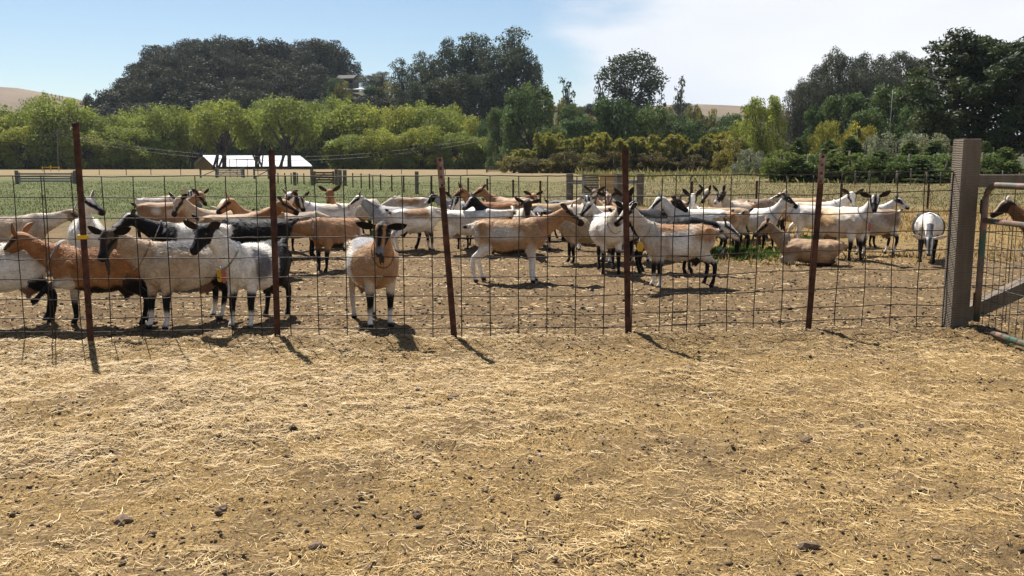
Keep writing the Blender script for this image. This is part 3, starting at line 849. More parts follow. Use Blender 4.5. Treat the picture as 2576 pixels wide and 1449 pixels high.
for i in range(17):
    px = 1385 + i * 36 + U(-10, 10)
    if 1745 < px < 1870: continue
    tree('hilltree' if i % 2 else 'oliveshrub', px, 268 + U(-10, 12), 335 + U(-15, 20), U(50, 70), 'dull olive bush scattered along the golden ridge', 'olive bushes along the golden ridge', 'ridge_bush', 'bush')
G_S = 'spiky yellow green plants topping the brown hedge'
for i in range(30):
    px = 1320 + i * 20.5 + U(-7, 7)
    tree('spiky', px, 343 + 10 * math.sin(i * 1.3) + U(-8, 10) - (26 if 24 < i < 28 else 0) + (22 if i < 2 else 0), 128 + U(-3, 3), U(66, 86), 'spiky yellow green sword leaf plant rising from the brown hedge', G_S, 'sword_leaf_plant', 'plant')
G_B = 'brown and olive bushes of the field hedge'
for i in range(22):
    px = 1290 + i * 32 + U(-8, 8)
    tree('brownshrub' if i % 3 else 'oliveshrub', px, 388 + U(-12, 14) + (2 if i == 0 else 0), 124 + U(-2, 2), U(70, 95), 'rounded brownish bush in the hedge along the field' if i % 3 else 'rounded olive green bush in the hedge along the field', G_B if i % 3 else 'olive bushes of the field hedge', 'hedge_bush', 'bush')
tree('brightdome', 1922, 240, 112, 122, 'bright yellow green tree rising over the hedge', None, 'bright_tree')
tree('brightdome', 1870, 300, 118, 80, 'small yellow green tree left under the bright tree', None, 'bright_tree')
tree('oliveshrub', 1850, 345, 112, 110, 'olive yellow bush at the foot of the bright tree', None, 'hedge_bush', 'bush')
tree('paleshrub', 1888, 372, 98, 90, 'pale grey leaved shrub at the foot of the bright tree', None, 'grey_shrub', 'shrub')
tree('paleshrub', 1925, 395, 96, 60, 'low pale shrub beside the dark young conifers', None, 'grey_shrub', 'shrub')
G_G = 'tall grey green eucalyptus trees on the right'
for (px, top, d, w) in [(2010, 208, 185, 80), (2035, 195, 190, 70), (2065, 160, 188, 60), (2060, 185, 182, 80), (2112, 122, 186, 92), (2150, 140, 184, 80), (2190, 130, 186, 90), (2225, 150, 182, 80), (2270, 128, 186, 80), (2310, 140, 184, 90), (2345, 150, 186, 80), (2160, 170, 178, 100), (2240, 175, 178, 100)]:
    tree('greyeuc', px, top, d, w, 'tall grey green eucalyptus in the grove behind the right hedge', G_G, 'eucalyptus_tree')
for (px, top, d, w, lb) in [(2130, 235, 120, 130, 'dark green tree below the grey eucalyptus grove'), (2240, 212, 118, 150, 'large dark green tree behind the thin pale mast'), (2320, 190, 112, 110, 'green tree between the thin mast and big pine'), (2060, 262, 124, 80, 'small dark green tree right of the bright tree'), (2340, 275, 104, 120, 'lower green tree before the big pine'), (2180, 270, 112, 110, 'dark rounded tree behind the yellow blossom')]:
    tree('dome', px, top, d, w, lb, None, 'round_tree')
tree('blossom', 2085, 300, 92, 90, 'yellow blossoming shrub tree above the young conifers', None, 'yellow_shrub', 'shrub')
tree('blossom', 2160, 306, 92, 100, 'second yellow blossoming shrub tree before the dark trees', None, 'yellow_shrub', 'shrub')
for (px, top, d, w, lb) in [(2180, 338, 76, 110, 'pale grey shrub behind the conifer row under the mast'), (2260, 330, 76, 130, 'wide pale grey shrub left of the big wooden post'), (2340, 334, 76, 130, 'pale grey shrub beside the top of the wooden post'), (2130, 365, 80, 70, 'small pale grey shrub among the young conifers')]:
    tree('paleshrub', px, top, d, w, lb, None, 'grey_shrub', 'shrub')
tree('pine', 2425, 78, 86, 330, 'big dark pine tree behind the wooden gate post', None, 'pine_tree', variant=0, rot=0.2)
tree('pine', 2560, 96, 82, 290, 'dark pine tree at the far right with heavy limbs', None, 'pine_tree', variant=1, rot=2.2)
tree('pine', 2640, 130, 95, 260, 'dark pine behind the heavy limbed pine', None, 'pine_tree', variant=0, rot=4.0)
G_C = 'young conifers of the right hedge row'
for i in range(17):
    px = 1962 + i * 36 + U(-8, 8)
    if i % 3 == 1: tree('conifer', px, 384 + U(-16, 12), 66 + U(-2, 2), U(110, 140), 'dark green young conifer in the low hedge row', G_C, 'young_conifer')
    else: tree('greenshrub', px, 388 + U(-14, 12), 67 + U(-2, 2), U(110, 150), 'mid green leafy shrub in the low hedge row', 'leafy shrubs of the right hedge row', 'hedge_shrub', 'shrub')
for i in range(7):
    tree('conifer', (2005, 2088, 2140, 2155, 2290, 2350, 2480)[i], 345 + U(-10, 16), 71, U(90, 120), 'dark green young conifer in the low hedge row', G_C, 'young_conifer')
for i, px in enumerate((105, 112, 118, 128, 138, 148, 155, 170, 182)):
    d = 1000
    X = (px - 1288) / F_PX * d
    r = tree('thin_euc' if i < 7 else 'dome', px, 216 if i < 7 else 214, d, 6 if i < 7 else 14, 'tiny tree on the crest of the far golden hill', 'tiny trees on the far golden hill', 'distant_tree')
    r.scale[2] = 4.0 if i < 7 else 3.5
# ------------------------------------------------------------------ barn, house, poles, far fences and gates
m_wood = simple_mat('weathered_wood', (0.20, 0.165, 0.125), (0.10, 0.08, 0.06), 6, 0.9, 0, 0.4)
m_woodg = simple_mat('grey_wood', (0.30, 0.28, 0.25), (0.19, 0.175, 0.155), 6, 0.9, 0, 0.4)
m_woodb = simple_mat('brown_board', (0.20, 0.125, 0.065), (0.12, 0.075, 0.04), 6, 0.9, 0, 0.3)
m_gable = simple_mat('tan_boards', (0.50, 0.31, 0.13), (0.40, 0.24, 0.10), 2, 0.85)
m_darkw = simple_mat('dark_barn_wall', (0.035, 0.030, 0.030), (0.05, 0.042, 0.04), 2, 0.9)
m_roof = simple_mat('white_metal_roof', (0.80, 0.81, 0.83), (0.72, 0.73, 0.76), 2, 0.30, 0.0, 0.05, 0.6)
m_glassd = simple_mat('dark_pane', (0.02, 0.022, 0.025), (0.03, 0.032, 0.036), 1, 0.1, 0, 0)
m_rust = simple_mat('rusty_steel', (0.115, 0.046, 0.026), (0.026, 0.012, 0.009), 10, 0.75, 0.25, 0.5)
m_rustp = simple_mat('faded_paint_steel', (0.30, 0.24, 0.20), (0.16, 0.07, 0.04), 18, 0.8, 0.1, 0.5)
m_wire = simple_mat('fence_wire', (0.050, 0.038, 0.030), (0.022, 0.014, 0.010), 40, 0.55, 0.3, 0.2)
m_thinwire = simple_mat('old_wire', (0.10, 0.09, 0.08), (0.05, 0.04, 0.035), 10, 0.6, 0.5, 0)
m_yel = simple_mat('yellow_paint', (0.70, 0.42, 0.02), (0.6, 0.36, 0.02), 4, 0.5)
m_pole = simple_mat('utility_pole_wood', (0.23, 0.205, 0.18), (0.15, 0.13, 0.11), 3, 0.9)
m_grey = simple_mat('grey_metal', (0.35, 0.37, 0.38), (0.28, 0.29, 0.3), 5, 0.4, 0.5)
m_mast = simple_mat('dull_mast_metal', (0.20, 0.21, 0.21), (0.14, 0.145, 0.15), 5, 0.6, 0.2)
m_siding = simple_mat('blue_grey_siding', (0.075, 0.078, 0.08), (0.06, 0.062, 0.065), 2, 0.8)
m_shing = simple_mat('brown_shingle', (0.09, 0.08, 0.075), (0.06, 0.052, 0.05), 2, 0.9)
m_canvas = simple_mat('pale_canvas', (0.34, 0.34, 0.33), (0.28, 0.28, 0.27), 2, 0.7)

# barn behind the tree row, turned so that its left gable shows
d0 = 212.0
x0 = (548 - 1288) / F_PX * d0
zb = float(terrain(x0, d0))
h_e = at_depth(548, 418, d0)[2] - zb
h_r = at_depth(522, 391, 216)[2] - zb
barn = empty('barn', (x0, d0, zb), math.radians(45))
tag(barn, 'long low barn with white metal roof and tan board gable', 'barn')
BL, dep = 26.0, 10.7
MB().box((BL / 2, 0.1, h_e / 2 - 0.05), (BL - 0.6, 0.2, h_e - 0.1)).build('front_wall', m_darkw, barn)
MB().box((BL / 2, dep - .1, h_e / 2 - 0.05), (BL - 0.6, 0.2, h_e - 0.1)).build('back_wall', m_darkw, barn)
nb = 16                                   # gable boards one by one
for xg in (0.2, BL - 0.2):
    for i in range(nb):
        ya, yb_ = dep * i / nb + .015, dep * (i + 1) / nb - .015
        hh = lambda y: h_e + (h_r - h_e) * (1 - abs(y - dep / 2) / (dep / 2)) - 0.12
        o = .012 * (i % 2)
        v = [(xg + s_ * (.05 + o), y, z) for s_ in (-1, 1) for y, z in ((ya, 0), (yb_, 0), (yb_, hh(yb_)), (ya, hh(ya)))]
        MB().add(v, [(3, 2, 1, 0), (4, 5, 6, 7), (0, 1, 5, 4), (1, 2, 6, 5), (2, 3, 7, 6), (3, 0, 4, 7)]).build('gable_board', m_gable, barn)
ns = 16                                   # roof sheets
for side in (0, 1):
    for i in range(ns):
        xa = -.5 + (BL + 1) * i / ns; xb = -.5 + (BL + 1) * (i + 1) / ns - .02
        ye, yr = (-.6, dep / 2) if side == 0 else (dep + .6, dep / 2)
        v = [(xa, ye, h_e - .15), (xb, ye, h_e - .15), (xb, yr, h_r), (xa, yr, h_r)]
        v += [(p[0], p[1], p[2] + .06) for p in v]
        MB().add(v, [(3, 2, 1, 0), (4, 5, 6, 7), (0, 1, 5, 4), (1, 2, 6, 5), (2, 3, 7, 6), (3, 0, 4, 7)]).build('roof_sheet', m_roof, barn)
wd = MB().box((.10, 3.4, 1.5), (.12, 2.6, .9)).build('window', m_glassd, barn)
MB().box((.02, 3.4, 1.5), (.06, .08, .9)).build('mullion', m_gable, wd)
MB().box((BL + 2.0, 2.0, h_e - .3), (3.2, 3.0, .12)).build('lean_to_roof', m_gable, barn)
for xx in (BL + .8, BL + 3.4):
    MB().box((xx, .8, h_e / 2 - .2), (.15, .15, h_e - .4)).build('lean_to_post', m_darkw, barn)

# house on the hill shoulder
dh = 352.0
ph = at_depth(868, 214, dh)
zg_ = float(terrain(ph[0], dh))
house = empty('hill_house', (ph[0], dh, zg_), math.radians(-12))
tag(house, 'grey house with brown shingle roof on the shoulder of the wooded hill', 'house')
hb = max(ph[2] - zg_, 0.3) + 2.4
MB().box((0, 3, hb / 2), (6.6, 6, hb)).build('wall', m_siding, house)
rf = MB()
for sgn in (-1, 1):
    y0_, y1_ = (-.7, 3.0) if sgn < 0 else (6.7, 3.0)
    v = [(-3.8, y0_, hb - .1), (3.8, y0_, hb - .1), (3.8, y1_, hb + 1.5), (-3.8, y1_, hb + 1.5)]
    v += [(a, b_, c + .18) for a, b_, c in v]
    rf.add(v, [(3, 2, 1, 0), (4, 5, 6, 7), (0, 1, 5, 4), (1, 2, 6, 5), (2, 3, 7, 6), (3, 0, 4, 7)])
rfo = rf.build('roof', m_shing, house)
for xx in (-2.5, 0, 2.5):
    w_ = MB().box((xx, -.04, hb - 1.3), (1.3, .1, 1.2)).build('window', m_glassd, house)
    MB().box((xx, -.11, hb - 1.95), (1.6, .12, .12)).build('sill', m_canvas, w_)
for i, px in enumerate((868, 905)):
    p = at_depth(px, 222, 318)
    z_ = float(terrain(p[0], 318))
    top = max(p[2] - z_, 2.2)
    c = empty('shade_canopy', (p[0], 318, z_))
    tag(c, 'pale shade canopy on posts below the hilltop house' if i == 0 else 'second pale shade canopy on posts right below the house', 'canopy')
    v = [(-2.4, -2, top - .5), (2.4, -2, top - .5), (2.4, 2, top - .5), (-2.4, 2, top - .5), (-.6, 0, top), (.6, 0, top)]
    MB().add(v, [(0, 1, 5, 4), (1, 2, 5), (2, 3, 4, 5), (3, 0, 4), (3, 2, 1, 0)]).build('canvas', m_canvas, c)
    for a in (-2.4, 2.4):
        for b_ in (-1.8, 1.8):
            MB().box((a, b_, (top - .55) / 2), (.15, .15, top - .55)).build('post', m_darkw, c)

# utility poles and their lines
def pole(px_b, py_b, px_t, py_t, d, label, extra=None):
    pb = at_depth(px_b, py_b, d); ptp = at_depth(px_t, py_t, d)
    z = float(terrain(pb[0], d))
    r = empty('utility_pole', (pb[0], d, z))
    tag(r, label, 'utility pole')
    top = Vector(ptp) - Vector((pb[0], d, z))
    MB().tube([(0, 0, -.2), tuple(top * .5), tuple(top)], [.20, .17, .13], 10).build('shaft', m_pole, r, True)
    MB().bar(tuple(top + Vector((-.9, 0, -.35))), tuple(top + Vector((.9, 0, -.35))), .10, .12).build('crossarm', m_pole, r)
    for q in (-.8, .8):
        MB().tube([tuple(top + Vector((q, 0, -.29))), tuple(top + Vector((q, 0, -.1)))], [.06, .04], 8).build('insulator', m_grey, r, True)
    if extra:
        MB().tube([tuple(top + Vector((.38, -.1, -2.6))), tuple(top + Vector((.38, -.1, -1.5)))], .26, 12).build('transformer', m_grey, r, True)
    return r, Vector(ptp)
pl1, t1 = pole(147, 428, 144, 326, 186, 'weathered utility pole before the left end of the tree row')
pl2, t2 = pole(1239, 428, 1244, 281, 186, 'leaning utility pole with grey transformer beside the domed tree', True)
tag(pl1, None); 
def cable(name, a, b_, sag, label, r=.035):
    pts = []
    for i in range(25):
        f = i / 24
        p = Vector(a).lerp(Vector(b_), f); p.z -= sag * 4 * f * (1 - f); pts.append(tuple(p))
    o = MB().tube(pts, r, 5).build(name, m_thinwire, None, True)
    tag(o, label, 'cable', 'overhead cables along the tree row')
cy = 186
for i, (dz, sg) in enumerate(((0, 1.6), (-.75, 1.5))):
    a0 = at_depth(-120, 360, cy - 1); 
    m1 = at_depth(144, 334, cy - 1) + np.array((0, 0, dz)); m2 = at_depth(1242, 340, cy - 1) + np.array((0, 0, dz)); m3 = at_depth(2300, 330, cy - 30) + np.array((0, 0, dz))
    cable('overhead_cable', a0 + np.array((0, 0, dz)), m1, .3, ('upper' if i == 0 else 'lower') + ' overhead cable running out left from the weathered pole')
    cable('overhead_cable', m1, m2, 4.2 + sg * .3, ('upper' if i == 0 else 'lower') + ' overhead cable sagging between the two utility poles')
# thin mast on the right
pm = at_depth(2243, 225, 74)
mast = MB().tube([(pm[0], 74, 0), (pm[0] + .1, 74, pm[2])], [.04, .022], 8).build('mast', m_mast, None, True)
tag(mast, 'thin pale metal mast standing among the trees on the right', 'mast')
# road sign
ps = ground(1142, 424); dsg = 188.0
zc = at_depth(1142, 400, dsg)
sg = empty('road_sign', (zc[0], dsg, 0))
tag(sg, 'yellow diamond road sign with black arrow on a thin post', 'road sign')
MB().tube([(0, 0, 0), (0, 0, zc[2] + .4)], .05, 6).build('post', m_grey, sg)
s_ = .62
MB().add([(-s_, -.06, zc[2]), (0, -.06, zc[2] - s_), (s_, -.06, zc[2]), (0, -.06, zc[2] + s_), (-s_, -.10, zc[2]), (0, -.10, zc[2] - s_), (s_, -.10, zc[2]), (0, -.10, zc[2] + s_)],
         [(0, 3, 2, 1), (4, 5, 6, 7), (0, 1, 5, 4), (1, 2, 6, 5), (2, 3, 7, 6), (3, 0, 4, 7)]).build('panel', m_yel, sg)
ar = MB().box((0, -.12, zc[2] - .08), (.09, .02, .5)); ar.add([(-.2, -.12, zc[2] + .15), (.2, -.12, zc[2] + .15), (0, -.12, zc[2] + .42)], [(0, 1, 2)])
ar.build('arrow', m_darkw, sg)
MB().box((0, -.08, zc[2] - 1.15), (.7, .04, .45)).build('lower_panel', simple_mat('green_sign', (.05, .22, .12)), sg)
# yellow pipe barrier
pb = ground(128, 428)
yb = empty('pipe_barrier', (pb[0], 150, 0)); yb.location = tuple(ground(128, 430.5)); 
tag(yb, 'small yellow pipe barrier at the foot of the utility pole', 'barrier')
k_ = yb.location.y / F_PX
for q in (-20, 0, 20):
    MB().tube([(q * k_, 0, 0), (q * k_, 0, 11 * k_ + (4 * k_ if q == 0 else 0))], .08, 6).build('post', m_yel, yb)
MB().tube([(-22 * k_, 0, 9.5 * k_), (22 * k_, 0, 9.5 * k_)], .07, 6).build('rail', m_yel, yb)

# --- back fence of the paddock
FT = [(888, 472), (909, 474), (930, 476), (958, 479), (986, 482), (1016, 485), (1086, 491), (1129, 495), (1178, 500), (1226, 505), (1291, 511), (1359, 517)]
line = []
tp_mb = None
def t_post(p, h, name, label, group, tip=None, sc=1.0, lean=(0, 0), mat=None, studs=14):
    r = empty(name, (p[0], p[1], 0))
    tag(r, label, 'fence post', group)
    top = Vector((lean[0], lean[1], h))
    w_ = .048 * sc
    f = MB().bar((0, 0, -.25), tuple(top), .0075 * sc, w_, up=(1, 0, 0))
    f.build('flange', mat or m_rust, r)
    MB().bar((0, .019 * sc, -.25), tuple(top + Vector((0, .019 * sc, -.004))), .030 * sc, .0065 * sc, up=(1, 0, 0)).build('web', mat or m_rust, r)
    if studs:
        for i in range(studs):
            c = top * ((i + .7) / studs)
            MB().box((c.x, c.y - .007 * sc, c.z), (.018 * sc, .008 * sc, .022 * sc)).build('stud', mat or m_rust, r)
    if tip:
        a = top * .84
        MB().bar((a.x, a.y - .0055 * sc, a.z), (top.x, top.y - .0055 * sc, top.z + .003), .0025 * sc, w_ * 1.02, up=(1, 0, 0)).build('paint', m_rustp, r)
    return r
for i, (px, py) in enumerate(FT):
    p = ground(px, py)
    line.append(p)
    r = t_post(p, .86, 'steel_post', 'thin steel post in the back fence of the paddock', 'steel posts of the back fence', studs=0, sc=1.5)
    for zz in (.42, .68, .80):
        MB().bar((.02, 0, zz), (.17, 0, zz), .012, .012).build('insulator_arm', m_darkw, r)
for (px, top) in ((1738, 455), (1900, 454), (2112, 461), (2330, 455)):
    d = (1.5 - .9) * F_PX / (top - HOR)
    p = np.array(((px - 1288) / F_PX * d, d, 0))
    line.append(p)
    r = t_post(p, .9, 'steel_post', 'thin steel post in the back fence of the paddock', 'steel posts of the back fence', studs=0, sc=1.5)
    for zz in (.30, .60, .88):
        MB().bar((.02, 0, zz), (.17, 0, zz), .012, .012).build('insulator_arm', m_darkw, r)
wp = ground(1049, 488)
post = MB().box((wp[0], wp[1], .5), (.17, .15, 1.14)).build('wooden_post', m_wood, None, bevel=.01)
tag(post, 'square wooden post standing in the back fence line', 'fence post')
# wires of the back fence, one per strand
for k, zz in enumerate((.42, .80)):
    pts = [(p[0] + .12, p[1], zz) for p in sorted(line, key=lambda q: q[0])]
    o = MB().tube(pts, .006, 4).build('fence_wire', m_thinwire)
    tag(o, ('lower' if k == 0 else 'upper') + ' thin wire strand strung along the back fence posts', 'wire')
# small posts further back
for px, py in ((735, 470), (760, 468), (782, 467), (880, 470)):
    pass
for i, (px, py) in enumerate(((700, 462), (717, 462), (733, 463), (749, 463), (765, 464))):
    p = ground(px, py)
    t_post(p, .75, 'steel_post', 'short steel stake left of the brown board gate', 'short steel stakes by the board gate', studs=0, sc=1.6)
def wood_post(px, py, h, w, label, name='wooden_post'):
    p = ground(px, py)
    o = MB().box((p[0], p[1], h / 2 - .05), (w, w, h + .1)).build(name, m_wood, None, bevel=.012)
    tag(o, label, 'fence post'); return p
wood_post(742, 466, .85, .2, 'short wooden post between the steel stakes')
wood_post(856, 466, 1.0, .22, 'dark wooden post at the latch side of the board gate')
wood_post(868, 467, 1.0, .22, 'dark wooden post right of the board gate post')
def board_gate(px0, px1, py, ptop, nb_, mat, label, brace=True, posts=True, cat='gate', name='field_gate', gap=.45):
    a, b_ = ground(px0, py), ground(px1, py)
    h = (1.5 - 0) - (ptop - HOR) * a[1] / F_PX
    r = empty(name, tuple((a + b_) / 2))
    tag(r, label, cat)
    w = float(np.linalg.norm(b_ - a))
    u = (b_ - a) / w; rz = math.atan2(u[1], u[0]); r.rotation_euler[2] = rz
    bh = (h - .12) / nb_
    for i in range(nb_):
        z = .12 + bh * (i + .5)
        MB().box((0, 0, z), (w, .035, bh * (1 - gap))).build('board', mat, r)
    for x in (-w / 2 + .07, w / 2 - .07):
        MB().box((x, -.04, h / 2 + .04), (.13, .04, h - .04)).build('stile', mat, r)
    if brace:
        MB().bar((-w / 2 + .1, -.045, .15), (0, -.045, h - .1), .03, .11, up=(0, 1, 0)).build('brace', mat, r)
        MB().bar((w / 2 - .1, -.045, .15), (0, -.05, h - .1), .03, .11, up=(0, 1, 0)).build('brace', mat, r)
    if posts:
        for x in (-w / 2 - .12, w / 2 + .12):
            MB().box((x, 0, (h + .15) / 2), (.18, .18, h + .15)).build('gate_post', m_wood, r)
    return r
board_gate(548, 610, 447, 423, 5, m_woodg, 'grey board gate with crossed braces in the dry grass strip')
board_gate(790, 842, 466, 431, 5, m_woodb, 'brown board gate in the green pasture', gap=.25)
board_gate(48, 186, 463, 434, 4, m_woodg, 'grey board fence panel in the green pasture', False, True, 'fence', 'board_fence', .3)
board_gate(1226, 1268, 434, 421, 3, m_wood, 'small far gate beside the brown hedge end', True)
# portal frame over the grey gate
p = ground(580, 446)
fr_ = empty('portal_frame', tuple(p)); tag(fr_, 'thin pipe frame standing above the grey board gate', 'frame')
k_ = p[1] / F_PX
for q in (-34, -4, 14, 40, 66):
    MB().tube([(q * k_, .4, 0), (q * k_, .4, 46 * k_ if q != -4 else 44 * k_)], .035, 6).build('upright', m_darkw, fr_)
MB().tube([(-40 * k_, .4, 46 * k_), (75 * k_, .4, 43.5 * k_)], .035, 6).build('crossbar', m_darkw, fr_)
# rail fence pieces by the gate
for (pa, pb_, lb) in (((505, 447), (545, 447), 'low wooden rail fence left of the grey gate'), ((640, 450), (676, 450), 'low wooden rail fence right of the grey gate')):
    a, b_ = ground(*pa), ground(*pb_)
    r = empty('rail_fence', tuple(a)); tag(r, lb, 'fence')
    L_ = b_[0] - a[0]
    for q in (0, 1):
        MB().box((L_ * q, 0, .45), (.14, .14, .95)).build('post', m_wood, r)
    MB().box((L_ / 2, -.09, .78), (L_, .05, .10)).build('rail', m_wood, r)
    MB().bar((0, -.12, .1), (L_, -.12, .75), .05, .07).build('brace', m_wood, r)
# far wire fence posts in the dry strip
for i, (px, py) in enumerate(((112, 440), (250, 440), (318, 441), (380, 441), (455, 442), (694, 438), (1120, 441), (1175, 440), (1338, 438), (1010, 438))):
    p = ground(px, py)
    t_post(p, 1.15, 'thin_stake', 'thin far stake in the dry grass strip', 'thin stakes in the dry grass strip', studs=0, sc=1.6)
# the boarded gate with H brace posts behind the herd
dg = 31.0
def xz(px, py, d): return at_depth(px, py, d)
for px, lb in ((1432, 'square wooden post left of the plank gate behind the herd'), (1556, 'square wooden post carrying the plank gate behind the herd'), (1608, 'square wooden post right of the plank gate with top rail')):
    X = (px - 1288) / F_PX * dg
    h = xz(px, 437, dg)[2]
    o = MB().box((X, dg, h / 2), (.24, .24, h)).build('wooden_post', m_wood, None, bevel=.012)
    tag(o, lb, 'fence post')
for a, b_, lb in ((1432, 1468, 'short wooden rail from left post to the plank gate'), (1556, 1608, 'short wooden rail joining the two right posts')):
    z = xz(a, 458, dg)[2]
    xa, xb = (a - 1288) / F_PX * dg + .12, (b_ - 1288) / F_PX * dg - (.12 if b_ > 1500 else 0)
    o = MB().box(((xa + xb) / 2, dg - .02, z), (xb - xa - .004, .14, .14)).build('wooden_rail', m_woodg, None, bevel=.01); tag(o, lb, 'rail')
xa, xb = (1466 - 1288) / F_PX * (dg - .25), (1546 - 1288) / F_PX * (dg - .25)
h = xz(1500, 438, dg)[2]
g_ = empty('plank_gate', ((xa + xb) / 2, dg - .25, 0)); tag(g_, 'tan plank and slat gate standing between square posts behind the herd', 'gate')
w_ = xb - xa
for i in range(12):
    z = .1 + (h - .1) * (i + .5) / 12
    MB().box((-w_ * .25, 0, z), (w_ * .5 - .03, .03, (h - .1) / 12 * .86)).build('slat', m_wood, g_)
for i in range(4):
    z = .1 + (h - .1) * (i + .5) / 4
    MB().box((w_ * .25, -.012, z), (w_ * .5 - .03, .035, (h - .1) / 4 * .97)).build('plank', m_gable, g_)
for x in (-w_ / 2, w_ / 2):
    MB().box((x, -.03, h / 2 + .03), (.09, .05, h)).build('stile', m_woodg, g_)
MB().bar((-.1, -.05, h), (.30, -.05, .2), .02, .05, up=(0, 1, 0)).build('brace', m_gable, g_)
# fence in the shade below the right hedge
for i, px in enumerate((2150, 2185, 2255, 2290, 2330, 2365, 2460, 2520)):
    p = ground(px, 466)
    o = MB().tube([(p[0], p[1], 0), (p[0], p[1], .95)], .07 if i % 4 == 2 else .035, 8).build('wooden_post', m_wood, None, True)
    tag(o, 'slim post in the shaded fence under the young conifer row', 'fence post', 'slim posts under the conifer row')
for k, zz in enumerate((.3, .6, .9)):
    a, b_ = ground(2040, 466), ground(2640, 466)
    o = MB().tube([(a[0], a[1], zz), (b_[0], b_[1], zz)], .008, 4).build('fence_wire', m_thinwire)
    tag(o, ('lowest', 'middle', 'top')[k] + ' wire strand of the shaded fence under the conifers', 'wire')
# ------------------------------------------------------------------ near fence: posts, wire panels, gate
POSTT = [(190, 310), (683, 378), (1106, 396), (1572, 372), (2070, 388)]
LAB = ['rusty steel post with a yellow clip between the pawing tan goat and bearded goat', 'rusty steel post beside the white goat with black face and yellow tag',
       'dark steel post with pale worn tip leaning right of the goat facing the camera', 'rusty steel post between the two white goats in the middle', 'brown steel post in front of the lying goat']
for i in range(5):
    b_ = ground(*POSTB[i]); t_ = at_depth(*POSTT[i], b_[1])
    r = t_post((b_[0], b_[1]), t_[2], 'steel_post', LAB[i], 'steel posts of the near wire fence', tip=(i in (2, 4)), lean=(t_[0] - b_[0], 0), studs=22, sc=1.08)
    if i == 0:
        c = at_depth(207, 596, b_[1]) - np.array((b_[0], b_[1], 0))
        MB().box((c[0], 0.004, c[2]), (.075, .055, .035)).build('clip', m_yel, r, bevel=.004)
rw_ = random.Random(9)
ROWZ = [1.385, 1.212, 1.04, .87, .698, .53, .362, .20, .085, -.005]
def panel(xa, xb, off, label, wav, seed, tw=0.0, dzs=0.0):
    r = empty('wire_panel', (xa, float(fence_y(xa)) + off, 0))
    tag(r, label, 'wire fence', 'welded wire panels of the near fence')
    q = random.Random(seed)
    def P(x, z, amp=1.0):
        w1 = wav * amp * (math.sin(x * 3.1 + z * 5 + seed) + .6 * math.sin(x * 7.3 + z * 9 + seed * 2))
        return (x - xa + w1 * .6, float(fence_y(x)) + off - r.location.y + w1 * .5, z + w1 + dzs * (x - xa))
    n = max(2, int(round((xb - xa) / .25)))
    for j, z in enumerate(ROWZ):
        pts = [P(xa + (xb - xa) * i / (n * 3), z + q.uniform(-.003, .003)) for i in range(n * 3 + 1)]
        MB().tube(pts, .0052 if j == 0 else .0045, 6).build('horizontal_wire', m_wire, r, True)
    for i in range(n + 1):
        x = xa + (xb - xa) * i / n
        zs = [ROWZ[0] - (ROWZ[0] + .03) * k / 20 for k in range(21)]
        pts = [P(x + wav * .5 * math.sin(z * 6 + i * 1.7), z) for z in zs]
        pts = [(a, b_ + .007, c) for a, b_, c in pts]
        MB().tube(pts, .0045, 6).build('vertical_wire', m_wire, r, True)
    return r
xj1 = at_depth(100, 445, _pb[0, 1])[0]; xj2 = at_depth(1735, 445, _pb[3, 1])[0]
panel(xj1 - 1.50, xj1 + .01, .045, 'welded wire panel ending left of the yellow clipped post', .0025, 1)
panel(xj1 - .01, xj2 + .03, .034, 'long middle welded wire panel between the steel posts', .0028, 2)
panel(xj2 - .10, _pb[5, 0] - .08, .052, 'wavy welded wire panel running to the square wooden post', .0075, 3, dzs=.012)

# square sawn post
m_sawn, nt, b = new_mat('rough_sawn_wood')
oc = obj_coord(nt)
mpz = NN(nt, 'ShaderNodeMapping'); mpz.inputs['Scale'].default_value = (4, 4, 1); nt.links.new(oc, mpz.inputs[0])
wv = NN(nt, 'ShaderNodeTexWave', bands_direction='Z'); wv.inputs['Scale'].default_value = 21; wv.inputs['Distortion'].default_value = 4.5; wv.inputs['Detail'].default_value = 3; wv.inputs['Detail Scale'].default_value = 0.7
nt.links.new(oc, wv.inputs['Vector'])
mpv = NN(nt, 'ShaderNodeMapping'); mpv.inputs['Scale'].default_value = (9, 9, 1.2); nt.links.new(oc, mpv.inputs[0])
gr = noise(nt, 1.0, 5, .6, mpv.outputs[0])
c1 = ramp(nt, gr.outputs['Fac'], [(.3, (.105, .080, .056)), (.7, (.20, .160, .115))]).outputs[0]
c2 = ramp(nt, wv.outputs['Fac'], [(.2, (.72, .69, .66)), (.7, (1.08, 1.08, 1.08))]).outputs[0]
nt.links.new(mixc(nt, .55, c1, c2, 'MULTIPLY'), b.inputs['Base Color']); b.inputs['Roughness'].default_value = .92
bump(nt, b, wv.outputs['Fac'], .5, .010)
PX, PY = float(_pb[5, 0]) + .01, float(_pb[5, 1]) + .02
pst = empty('gate_post', (PX, PY, 0), math.radians(4))
tag(pst, 'thick square rough sawn wooden post where wire panel and gate meet', 'post')
mb = MB().box((0, 0, .80), (.165, .165, 1.80)); mb.build('shaft', m_sawn, pst, bevel=.006)
